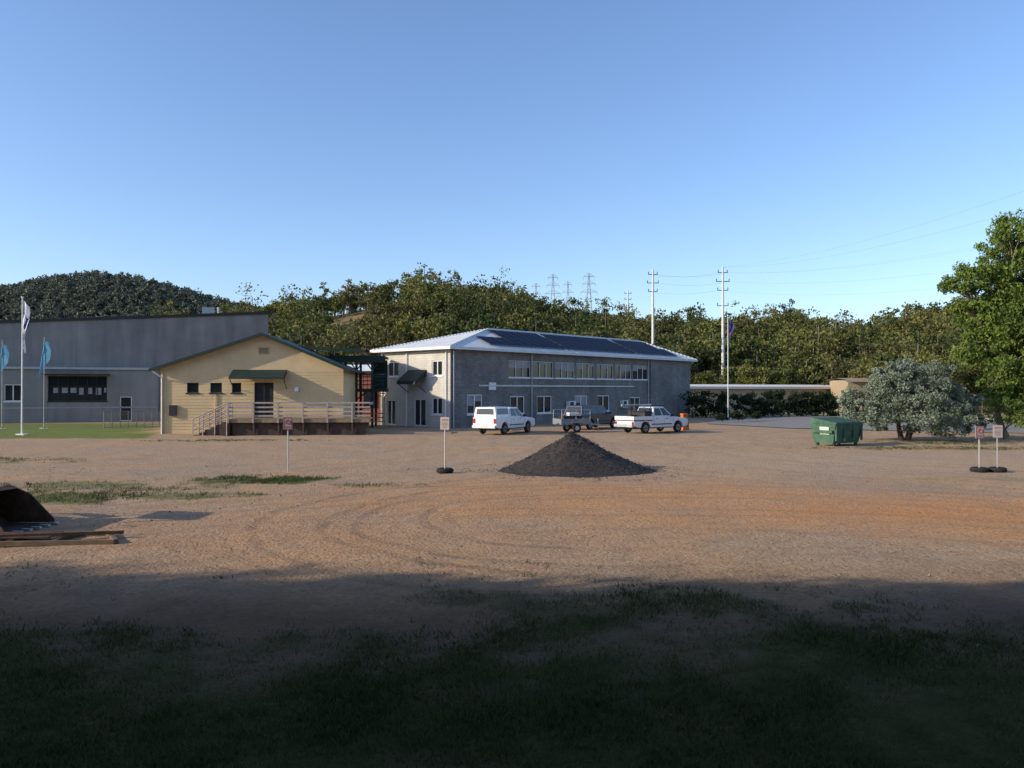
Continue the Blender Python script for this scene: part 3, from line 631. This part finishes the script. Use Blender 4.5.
def shrub(px,d,s,mt=m_leaf_gum,nm='shrub',bias=.3):
    lob=[(random.gauss(0,.5)*s,random.gauss(0,.3)*s,.7*s+random.random()*.7*s,.7*s) for _ in range(5)]
    e,a,b=tree_mesh(nm,lob,50,70,.14,mt,m_barkd,(0,0,.4*s),.05,crad=.4,bias=bias); e.location=W(px,d)
shrub(1004,47,1.5); shrub(1040,52,2.0); shrub(738,72,.55,m_hedge,bias=0); shrub(757,74,.5,m_hedge,bias=0); shrub(722,71,.4,m_hedge,bias=0)
shrub(965,58,1.0); shrub(1022,60,1.3)
lob=[(0,0,9.3,2.6),(2.0,.5,7.8,2.2),(-2.1,.3,7.6,2.3),(.3,-1.6,7.2,2.2),(0,1.7,7.3,2.1),(1.4,-.8,5.3,1.9),(-1.5,.6,5.0,2.0),(0,0,11,1.6),(.2,.5,4,1.7)]
e0,fo,trk=tree_mesh('shade_tree',lob,230,80,.42,m_leaf_gum,m_bark,(0,0,5),.3,crad=.4)
spots=[(-46,2.4,1.08),(-39,1.4,1.05),(-32,1.8,1.0),(-25.5,1.4,1.0),(-19.5,1.9,.98),(-14.5,1.6,.9),(-44,-4,1.1),(-35,-4,1.05),(-28,-4,1.05),(-21,-3.5,1),(-15.5,-4,1),(-10,-3.5,.95),(-30,-10,1.05),(-20,-10,1),(-11,-10,1),(-55,.5,1.05),(-64,2.5,1.1),(-4,-9,1.0),(-52,20,.7),(5,-7,1.1),(12,-4,1.1),(13,2,1.0),(-5,-17,1.3),(7,-16,1.3),(18,-10,1.3),(-17,-17,1.3),(20,2,1.2)]  # left trees cast the foreground shadow; those behind and right added to block skylight
for i,(x,y,s) in enumerate(spots):
    if i==0: e=e0
    else:
        e=empty('shade_tree'); 
        for src,nm in ((fo,'foliage'),(trk,'trunk')):
            o=bpy.data.objects.new(nm,src.data); COL.objects.link(o); o.parent=e
    e.location=(x,y,0); e.scale=(s,s,s); e.rotation_euler=(0,0,i*1.3)
lob=[(-6,6,9.6,2.2,.5),(-2,6.6,10,2.4,.45),(2.5,6.2,9.8,2.3,.45),(6.5,5.6,9.4,2.2,.5),(-7,1,9,2.6,.5),(-2.5,2,10.5,2.8,.5),(2.5,1.5,10.4,2.8,.5),(7,.5,9,2.6,.5),(-4,-3,9.5,2.8,.5),(1,-3,11,3,.5),(5,-3.5,9,2.8,.5),(-9,4.8,8.5,1.9,.5),(9.5,4.6,8.5,1.9,.5),(-11,6.5,9.2,2.2,.5),(11.5,6,9.2,2.2,.5),(0,9,12,2.5,.4),(-5,8.6,11.8,2.2,.4),(5,8.4,11.8,2.2,.4)]
e,a,b=tree_mesh('sky_blocking_tree',lob,360,90,.5,m_leaf_gum,m_barkd,(0,-.5,7.0),.5,crad=.42,droop=.2)  # unseen canopy added overhead to block sky light from the foreground
e.location=(0,-3.0,0)
# ---------------------------------------------------------------- power poles, pylons, wires
m_pole=M('pole_concrete',(.62,.62,.60),.8,.08,3)
def ppole(px,d,ytop,arms):
    x,_,zt_=W(px,d,ytop); zb=float(midT(x,d)); e=empty('power_pole',(x,d,zb)); h=zt_-zb; mb=MB()
    mb.tube((0,0,-1),(0,0,h),.32,.16,n=8)
    for a,w in arms:
        mb.box((0,0,h-a),(w,.12,.12),1); 
        for q in (-.48,.48): mb.tube((w*q,0,h-a),(w*q,0,h-a+.5),.07,n=6,mat=1)
    mb.obj('pole',[m_pole,m_dark],e); return Vector((x,d,zt_))
A1=ppole(653,150,269,[(1.0,1.7),(2.6,2.1),(4.2,1.7)]); A2=ppole(723,145,267,[(1.0,1.7),(2.6,2.4),(4.2,1.9),(7,2.0)]); A3=ppole(628,220,290,[(1,1.8),(2.6,1.8)])
m_pyl=M('pylon_steel',(.35,.37,.38),.6)
def pylon(px,d,ytop,w=4.0):
    x,_,z=W(px,d,ytop); zb=22; h=z-zb; e=empty('transmission_pylon',(x,d,zb)); mb=MB(); r=.12
    L4=[(-1,-1),(1,-1),(1,1),(-1,1)]; seg=9; P=lambda q,c:(c[0]*w/2*(1-.85*min(q*1.15,1)),c[1]*w/2*(1-.85*min(q*1.15,1)),h*q)
    for s_ in range(seg):
        for i,c in enumerate(L4):
            c2=L4[(i+1)%4]; mb.tube(P(s_/seg,c),P((s_+1)/seg,c),r,n=4,cap=False); mb.tube(P(s_/seg,c),P((s_+1)/seg,c2),r*.6,n=4,cap=False)
    for q,l in ((.72,3.2),(.84,2.6),(.95,2.0)):
        for sg in (-1,1):
            mb.tube((0,0,h*q),(sg*l,0,h*q),r,n=4); mb.tube((0,0,h*(q+.05)),(sg*l,0,h*q),r*.7,n=4); mb.tube((sg*l,0,h*q),(sg*l,0,h*q-1.2),r*.7,n=4)
    mb.obj('lattice',[m_pyl],e); return Vector((x,d,z))
Y1=pylon(553,330,274); Y2=pylon(568,390,281); Y3=pylon(589,310,273); Y4=pylon(536,400,283)
mb=MB()
def wire(a,b,sag,r=.02,n=14):
    a=Vector(a); b=Vector(b); pv=a
    for i in range(1,n+1):
        q=i/n; p=a.lerp(b,q); p.z-=sag*4*q*(1-q); mb.tube(pv,p,r,n=3,cap=False); pv=p
for dz,dx_ in ((-1.0,-.8),(-1.0,.8),(-2.6,1.1),(-4.2,-.8)):
    wire(A1+Vector((dx_,0,dz)),A2+Vector((dx_,0,dz)),.6,.012)
    wire(A2+Vector((dx_,0,dz)),Vector((64+dx_,62,22+dz*1.6)),2.5,.008,24)
wire(A2,Vector((50,55,22)),2,.009,20); wire(A2,Vector((46,50,18.5)),2,.009,20)
mb.obj('power_lines',[M('wire_alloy',(.12,.12,.13),.6)])
# ---------------------------------------------------------------- flags
m_fw=M('flag_white',(.75,.76,.78),.8,.1,3); m_fb=M('flag_light_blue',(.10,.30,.46),.8,.15,3); m_fn=M('flag_navy',(.03,.05,.2),.8,.1,3)
def cloth(mb,x,z0,z1,w,mat,ph=0):
    n=16;k=8;P=[]
    for i in range(n+1):
        q=i/n; z=z1+(z0-z1)*q; row=[]
        for j in range(k+1):
            u=j/k; ww=w*(1-.55*q)*(.7+.3*math.sin(q*5+ph)); row.append((x+u*ww,.12*math.sin(u*9+q*4+ph)*u+.05*math.sin(q*9),z-u*.55*(1-q*.4)))
        P.append(row)
    for i in range(n):
        for j in range(k): mb.quad([P[i][j],P[i][j+1],P[i+1][j+1],P[i+1][j]],mat)
def flagpole(px,d,ytop,kind):
    x,_,z=W(px,d,ytop); e=empty('flagpole',(x,d,0)); mb=MB(); mb.tube((0,0,0),(0,0,z),.05,.03,n=10); mb.torus((0,0,z+.05),.03,.05,10,6); mb.b2(-.25,.25,-.25,.25,-.05,.12,0)
    mb.obj('pole',[m_white],e); mb=MB()
    if kind=='w': cloth(mb,.05,z-3.2,z-.1,.5,0,.6); cloth(mb,.07,z-2.4,z-.9,.42,1,.2)
    elif kind=='au': cloth(mb,.05,z-2.4,z-.3,.6,1,1.0); cloth(mb,.09,z-2.0,z-.9,.45,2,2.2)
    mb.obj('flag',[m_fw,m_fn,m_red],e,smooth=True)
flagpole(22,51,298,'w'); flagpole(728,78,316,'au')
def banner(px,d,ytop,side):
    x,_,z=W(px,d,ytop); e=empty('feather_banner',(x,d,0)); mb=MB(); mb.tube((0,0,0),(0,0,z),.02,.012,n=8); mb.b2(-.3,.3,-.05,.05,0,.06,0); mb.b2(-.05,.05,-.3,.3,.062,.1,0); mb.obj('pole',[m_steel],e)
    mb=MB(); prof=[(0,z),(.25*side,z-.35),(.5*side,z-1.0),(.42*side,z-1.7),(-.05*side,z-2.3),(-.38*side,z-3.2),(-.28*side,z-1.9),(-.02*side,z-1.0)]
    n=len(prof)
    for k in range(1,n-1): mb.quad([(0,0.01,z-.3)]+[(p[0],.06*math.sin(p[0]*7+p[1]*2),p[1]) for p in prof[k:k+2]],0)
    mb.obj('banner',[m_fb],e)
banner(44,60,337,1); banner(2,60,340,1)
# ---------------------------------------------------------------- signs on tyre bases
m_plate=M('sign_plate',(.42,.38,.36),.6,.1,8); m_redf=M('faded_red',(.38,.10,.08),.6,.1); m_grey=M('sign_lettering',(.12,.11,.11),.7); m_bc=M('base_concrete',(.25,.23,.2),.9,.1)
def sign(px,d,ytop,style,tyre=True,rz=0):
    x,_,z=W(px,d,ytop); e=empty('traffic_sign',(x,d,0),rz); mb=MB()
    mb.tube((0,0,0),(0,0,z),.022,n=8,mat=0)
    w,h=.32,.44
    mb.b2(-w/2,w/2,-.04,-.028,z-h,z,1)
    if style=='r':
        for a in [(-w/2+.01,w/2-.01,z-.04,z-.01),(-w/2+.01,w/2-.01,z-h+.01,z-h+.04),(-w/2+.01,-w/2+.04,z-h+.042,z-.042),(w/2-.04,w/2-.01,z-h+.042,z-.042)]: mb.b2(a[0],a[1],-.046,-.042,a[2],a[3],2)
        mb.torus((0,-.045,z-.17),.075,.014,16,5,2,'y'); mb.b2(-.09,.09,-.046,-.042,z-.36,z-.33,3)
    else:
        mb.b2(-.11,.11,-.046,-.042,z-.12,z-.08,2); mb.b2(-.1,.1,-.046,-.042,z-.22,z-.2,3); mb.b2(-.1,.1,-.046,-.042,z-.28,z-.26,3); mb.b2(-.08,.08,-.046,-.042,z-.36,z-.33,2)
    mb.obj('post_and_plate',[m_steel,m_plate,m_redf,m_grey],e)
    if tyre:
        mb=MB(); mb.torus((0,0,.085),.22,.09,20,8,0); mb.tube((0,0,0),(0,0,.1),.16,n=14,mat=1); mb.obj('tyre_base',[m_tyre,m_bc],e,smooth=False)
sign(288,28,417,'r',False,.15); sign(445,28,417,'t',True,-.2); sign(979,28.3,426,'r',True,.1); sign(997,28.3,425,'t',True,-.1)
# ---------------------------------------------------------------- skip bin
m_bin=M('bin_green',(.06,.125,.085),.7,.3,2.5,spec=.15); m_binw=M('bin_label',(.45,.5,.45),.6,.1)
bx,by,_=W(836,42); e=empty('skip_bin',(bx,by,0),math.radians(28)); mb=MB()
def frus(mb,bot,top,z0,z1,mat):
    a=[(bot[0],bot[2],z0),(bot[1],bot[2],z0),(bot[1],bot[3],z0),(bot[0],bot[3],z0)]; b=[(top[0],top[2],z1),(top[1],top[2],z1),(top[1],top[3],z1),(top[0],top[3],z1)]
    mb.quad(a[::-1],mat); mb.quad(b,mat)
    for k in range(4): mb.quad([a[k],a[(k+1)%4],b[(k+1)%4],b[k]],mat)
frus(mb,(-.95,.95,-.6,.6),(-1.05,1.05,-.85,.75),.15,1.15,0)
mb.prism([(-1.06,1.16),(1.06,1.16),(1.06,1.22),(-1.06,1.22)],-.9,.8,0)
mb.quad([(-1.0,-.82,1.23),(1.0,-.82,1.23),(1.0,.78,1.45),(-1.0,.78,1.45)],1); mb.quad([(-1.0,-.82,1.222),(-1,-.82,1.23),(-1,.78,1.45),(-1,.78,1.222)],0); mb.quad([(1,-.82,1.222),(1,-.82,1.23),(1,.78,1.45),(1,.78,1.222)],0); mb.quad([(-1,.78,1.222),(1,.78,1.222),(1,.78,1.45),(-1,.78,1.45)],0)
for x in (-.95,-.35,.35,.95): mb.box((x,-.80,.72),(.07,.1,.85),0)
for s_ in (-1,1): mb.box((s_*1.1,-.05,.75),(.1,1.3,.14),0); mb.box((s_*.8,-.55,.08),(.14,.1,.16),2); mb.box((s_*.8,.5,.08),(.14,.1,.16),2)
mb.quad([(-1.045,-.45,.6),(-1.045,.15,.6),(-1.08,.15,1.0),(-1.08,-.45,1.0)],3)
mb.obj('bin_body',[m_bin,M('bin_lid',(.05,.10,.075),.75,.2,3,spec=.1),m_dark,m_binw],e)
# ---------------------------------------------------------------- vehicles
m_car=M('white_car_paint',(.74,.75,.76),.3,.04,1.5,spec=.5); m_carg=M('dark_car_paint',(.03,.035,.045),.3,.1,1,spec=.5)
m_rim=M('wheel_rim',(.35,.35,.36),.4,metal=.7); m_tail=M('tail_light',(.35,.02,.02),.3); m_head=M('head_light',(.7,.7,.72),.15); m_pl=M('black_plastic',(.03,.03,.03),.7)
def sub(p00,p10,p11,p01,u0,v0,u1,v1,off):
    p00,p10,p11,p01=map(Vector,(p00,p10,p11,p01)); nrm=(p10-p00).cross(p01-p00).normalized()
    f=lambda u,v:(p00.lerp(p10,u)).lerp(p01.lerp(p11,u),v)+nrm*off
    return [f(u0,v0),f(u1,v0),f(u1,v1),f(u0,v1)]
def vehicle(name,loc,rz,paint,kind):
    e=empty(name,loc,rz); hw=.9
    def arc(cx,r,z0): return [(cx+r*math.cos(t),.40+r*math.sin(t)) for t in np.linspace(0,math.pi,9)]
    prof=[(-2.58,.52)]+[(x,z) for x,z in arc(-1.5,.43,0)][::-1]+[(x,z) for x,z in arc(1.62,.43,0)][::-1]+[(2.5,.42),(2.6,.55),(2.58,.85),(2.42,.98),(1.15,1.12)]
    if kind=='tray': prof+=[(-.78,1.12),(-.79,.86),(-2.6,.86)]
    else: prof+=[(-2.6,1.12)]
    mb=MB(); mb.prism(prof,-hw,hw,0); mb.obj('body',[paint],e,bevel=.05)
    xb0=-.75 if kind!='wagon' else -2.5; xt0=-.6 if kind!='wagon' else -2.25
    b=[(xb0,-.86,1.11),(1.12,-.86,1.11),(1.12,.86,1.11),(xb0,.86,1.11)]; t=[(xt0,-.70,1.76),(.38,-.70,1.76),(.38,.70,1.76),(xt0,.70,1.76)]
    mb=MB(); mb.quad(t); 
    for k in range(4): mb.quad([b[k],b[(k+1)%4],t[(k+1)%4],t[k]])
    mb.quad(b[::-1]); mb.obj('cab',[paint],e,bevel=.05)
    mb=MB()
    for k,(lst) in enumerate([[(.06,.47),(.53,.90)] if kind!='wagon' else [(.04,.30),(.33,.60),(.63,.93)],[(.06,.94)],[(.1,.47),(.53,.94)] if kind!='wagon' else [(.07,.37),(.40,.67),(.70,.96)],[(.08,.92)]]):
        for u0,u1 in lst: mb.quad(sub(b[k],b[(k+1)%4],t[(k+1)%4],t[k],u0,.12,u1,.86,.012),0)
    mb.obj('windows',[m_glass],e)
    if kind=='canopy':
        mb=MB(); b2=[(-2.56,-.86,1.125),(-.8,-.86,1.125),(-.8,.86,1.125),(-2.56,.86,1.125)]; t2=[(-2.48,-.74,1.80),(-.8,-.74,1.80),(-.8,.74,1.80),(-2.48,.74,1.80)]
        mb.quad(t2,0)
        for k in range(4): mb.quad([b2[k],b2[(k+1)%4],t2[(k+1)%4],t2[k]],0)
        mb.obj('canopy',[paint],e,bevel=.04); mb=MB()
        for k,(u0,u1) in ((0,(.1,.9)),(2,(.1,.9)),(3,(.1,.9))): mb.quad(sub(b2[k],b2[(k+1)%4],t2[(k+1)%4],t2[k],u0,.3,u1,.85,.012),0)
        mb.obj('canopy_windows',[m_glass],e)
    if kind=='tray':
        mb=MB()
        mb.b2(-2.62,-.85,-.88,.88,.87,.92,1)
        for y in (-.9,.86): mb.b2(-2.62,-.85,y,y+.04,.922,1.16,0)
        mb.b2(-2.62,-2.58,-.86,.86,.922,1.16,0); mb.b2(-.89,-.85,-.86,.86,.922,1.3,0)
        for y in (-.8,.8):
            for x in (-.95,-2.5): mb.tube((x,y,.92),(x,y,1.82),.03,n=6,mat=1)
            mb.tube((-2.5,y,1.82),(.4,y,1.86),.028,n=6,mat=1)
        for x in (-.95,-1.7,-2.5): mb.tube((x,-.8,1.82),(x,.8,1.82),.028,n=6,mat=1)
        mb.b2(-1.5,-.95,-.8,.8,.925,1.5,1); mb.b2(-2.3,-1.7,-.3,.5,.925,1.25,1); mb.tube((-2.55,.3,1.88),(.2,.3,1.9),.05,n=8,mat=2)
        mb.obj('tray',[paint,m_dark,m_steel],e)
    mb=MB()
    for s_ in (-1,1):
        mb.box((-2.605,s_*.78,.70 if kind=='tray' else .92),(.04,.16,.22 if kind=='tray' else .3),2); mb.box((2.53,s_*.68,.83),(.12,.34,.16),3); mb.box((.88,s_*1.0,1.2),(.1,.2,.16),0); mb.box((0,s_*.905,.62),(1.9,.03,.06),0)
        for x in (-.75,.2): mb.box((x+.3,s_*.905,.98),(.16,.03,.035),0)
        for x in (-.72,.22,1.12): mb.box((x,s_*.9015,.82),(.012,.004,.5),0)
    mb.box((-2.66,0,.55),(.16,1.7,.18),4); mb.box((2.62,0,.5),(.14,1.7,.22),0); mb.box((2.6,0,.75),(.04,.9,.18),0); mb.box((-2.612,0,.72),(.01,.37,.12),1)
    mb.obj('trim',[m_pl,m_white,m_tail,m_head,m_steel],e)
    for i,(x,y) in enumerate([(-1.5,-.8),(-1.5,.8),(1.62,-.8),(1.62,.8)]):
        mb=MB(); mb.torus((x,y,.37),.26,.115,22,8,0,'y'); mb.tube((x,y-.1,.37),(x,y+.1,.37),.21,n=16,mat=1); mb.tube((x,y-.12,.37),(x,y+.12,.37),.06,n=10,mat=0)
        for q in range(6): 
            a=q*math.pi/3; sg=-1 if y<0 else 1; mb.tube((x+.14*math.cos(a),y+sg*.095,.37+.14*math.sin(a)),(x+.14*math.cos(a),y+sg*.112,.37+.14*math.sin(a)),.045,n=6,mat=0)
        mb.obj('wheel_%d'%(i+1),[m_tyre,m_rim],e)
    mb=MB(); mb.b2(-2.3,2.3,-.7,.7,.35,.6,0); mb.obj('chassis',[m_pl],e)
vehicle('white_ute',W(505,53.5),math.radians(60),m_car,'canopy')
vehicle('white_ute',W(652,54.5),math.radians(36),m_car,'tray')
vehicle('dark_wagon',W(592,60),math.radians(50),m_carg,'wagon')
tx,ty,_=W(573,55); e=empty('box_trailer',(tx,ty,0),math.radians(20)); mb=MB()
mb.b2(-1.2,1.0,-.75,.75,.55,.6,0)
for y in (-.75,.72): mb.b2(-1.2,1.0,y,y+.03,.602,.95,0)
mb.b2(-1.2,-1.17,-.72,.72,.602,.95,0); mb.b2(.97,1.0,-.72,.72,.602,.95,0)
for x in (-1.15,-.1,.95):
    for y in (-.72,.72): mb.tube((x,y,.9),(x,y,1.55),.02,n=5,mat=1)
for y in (-.72,.72):
    for z in (1.25,1.55): mb.tube((-1.15,y,z),(.95,y,z),.018,n=5,mat=1)
for y in (-.5,.5): mb.tube((1.0,y,.55),(2.1,0,.5),.04,n=6,mat=1)
mb.tube((1.9,0,.05),(1.9,0,.9),.03,n=6,mat=1); mb.b2(-.9,.5,-.5,.4,.602,1.15,2); mb.b2(-.4,.3,-.3,.2,1.152,1.35,3)
for y in (-.85,.85): mb.torus((-.1,y,.32),.22,.1,18,6,4,'y'); mb.tube((-.1,y-.06,.32),(-.1,y+.06,.32),.16,n=10,mat=1); mb.b2(-.5,.3,y-.12,y+.12,.67,.7,0)
mb.obj('trailer_body',[M('trailer_paint',(.22,.23,.24),.5,.15,3),m_steel,m_dark,m_white,m_tyre],e)
m_or=M('orange_plastic',(.55,.15,.03),.5,.08); e=empty('traffic_barrier',W(684,58),.4); mb=MB(); frus(mb,(-.3,.3,-.28,.28),(-.2,.2,-.16,.16),0,1.05,0); mb.b2(-.22,.22,-.2,.2,1.052,1.2,0)
mb.obj('barrier_body',[m_or,m_white],e,bevel=.03)
# ---------------------------------------------------------------- loader with bucket and frame on ground
ld=empty('skid_steer_loader',(-13.25,16.9,0),math.radians(-6)); mb=MB()
m_rust=M('rusty_steel',(.035,.03,.028),.75,0,6,col2=(.14,.075,.045),det=6,spec=.15)
prof=[(2.0,.78),(2.25,.85),(2.75,.66),(3.3,.14),(3.32,.05),(2.3,.03),(2.02,.2),(1.9,.5)]
for y in (-.75,.72): mb.prism(prof,y,y+.03,0)
cs=[(2.5,.78),(2.25,.83),(2.0,.76),(1.9,.5),(2.02,.2),(2.3,.03),(3.32,.03)]
for k in range(len(cs)-1): mb.quad([(cs[k][0],-.72,cs[k][1]),(cs[k+1][0],-.72,cs[k+1][1]),(cs[k+1][0],.72,cs[k+1][1]),(cs[k][0],.72,cs[k][1])],0)
for y in np.arange(-.68,.7,.27): mb.b2(3.25,3.45,y-.04,y+.04,.02,.06,1)
mb.b2(1.75,1.9,-.5,.5,.25,.7,0)
mb.obj('bucket',[m_rust,m_steel],ld)
mb=MB()
for y in (-.8,.8):
    mb.tube((1.8,y*.7,.5),(1.5,y*.95,.95),.08,n=8); mb.tube((1.5,y*.95,.95),(-.2,y,1.25),.09,n=8); mb.tube((-.2,y,1.25),(-1.1,y,1.1),.09,n=8); mb.tube((1.75,y*.7,.75),(1.2,y*.8,.85),.04,n=8,mat=1)
pv=None
for k in range(12):
    a=k/11*2.9; p=Vector((1.85+.30*math.sin(a)*2.0,-.5,.95+.25*math.cos(a)))
    if pv: mb.tube(pv,p,.022,n=6,mat=2)
    pv=p
mb.obj('lift_arms',[M('loader_yellow',(.25,.17,.04),.6,.3,4),m_steel,m_tyre],ld)
mb=MB(); mb.prism([(-1.3,.35),(1.1,.35),(1.1,.8),(.7,1.0),(-.4,1.1),(-1.3,1.15)],-.55,.55,0)
for x in (-.4,.7):
    for y in (-.5,.5): mb.tube((x,y,1.0),(x,y,2.0),.035,n=6,mat=1)
mb.b2(-.45,.75,-.55,.55,2.0,2.06,1)
for x in (-.75,.65):
    for y in (-.72,.72): mb.torus((x,y,.4),.27,.14,20,8,2,'y'); mb.tube((x,y-.1,.4),(x,y+.1,.4),.2,n=12,mat=0)
mb.obj('machine_body',[bpy.data.materials['loader_yellow'],m_dark,m_tyre],ld)
fr=empty('timber_frame',(-9.2,15.4,0),math.radians(5)); mb=MB()
mb.b2(-1.6,1.7,-.55,-.47,0.0,.09,0); mb.b2(-1.6,1.2,.45,.53,0,.09,0); mb.box((1.45,0,.05),(.08,1.12,.088),0,.5); mb.b2(-.3,-.2,-.44,.44,0,.085,1); mb.b2(.5,.6,-.44,.44,0.001,.08,1); mb.box((.2,-.1,.13),(2.9,.07,.06),1,.12); mb.b2(-1.5,.4,-.3,.35,.1,.12,1)
mb.obj('beams',[M('old_timber',(.15,.11,.075),.9,.35,6),m_rust],fr)
# ---------------------------------------------------------------- light, sky, camera
el=math.radians(20); SX,SY=-.954,-.30; sd=Vector((SX*math.cos(el),SY*math.cos(el),math.sin(el))).normalized()
sun=bpy.data.lights.new('sun','SUN'); sun.energy=5.0; sun.angle=math.radians(.5); sun.color=(1,.87,.67)
so=bpy.data.objects.new('sun',sun); COL.objects.link(so); so.rotation_euler=(-sd).to_track_quat('-Z','Y').to_euler()
w=bpy.data.worlds.new('World'); sc.world=w; w.use_nodes=True; wt=w.node_tree; bg=wt.nodes['Background']; sk=wt.nodes.new('ShaderNodeTexSky')
sk.sky_type='NISHITA'; sk.sun_disc=False; sk.sun_elevation=el; sk.sun_rotation=math.atan2(SX,SY); sk.air_density=1.0; sk.dust_density=.8; sk.ozone_density=2.0
vm=wt.nodes.new('ShaderNodeVectorMath'); vm.operation='MULTIPLY'; vm.inputs[1].default_value=(1.40,1.52,1.80)
wt.links.new(sk.outputs[0],vm.inputs[0]); wt.links.new(vm.outputs[0],bg.inputs[0]); bg.inputs[1].default_value=.13
cam=bpy.data.cameras.new('camera'); cam.sensor_width=36; cam.lens=F/1024*36; cam.clip_end=8000; cam.clip_start=.1
co=bpy.data.objects.new('camera',cam); COL.objects.link(co); co.location=(0,0,CH); co.rotation_euler=(math.radians(90)+math.atan((HY-384)/F),0,0); sc.camera=co
sc.view_settings.view_transform='Standard'; sc.view_settings.look='None'; sc.view_settings.exposure=0
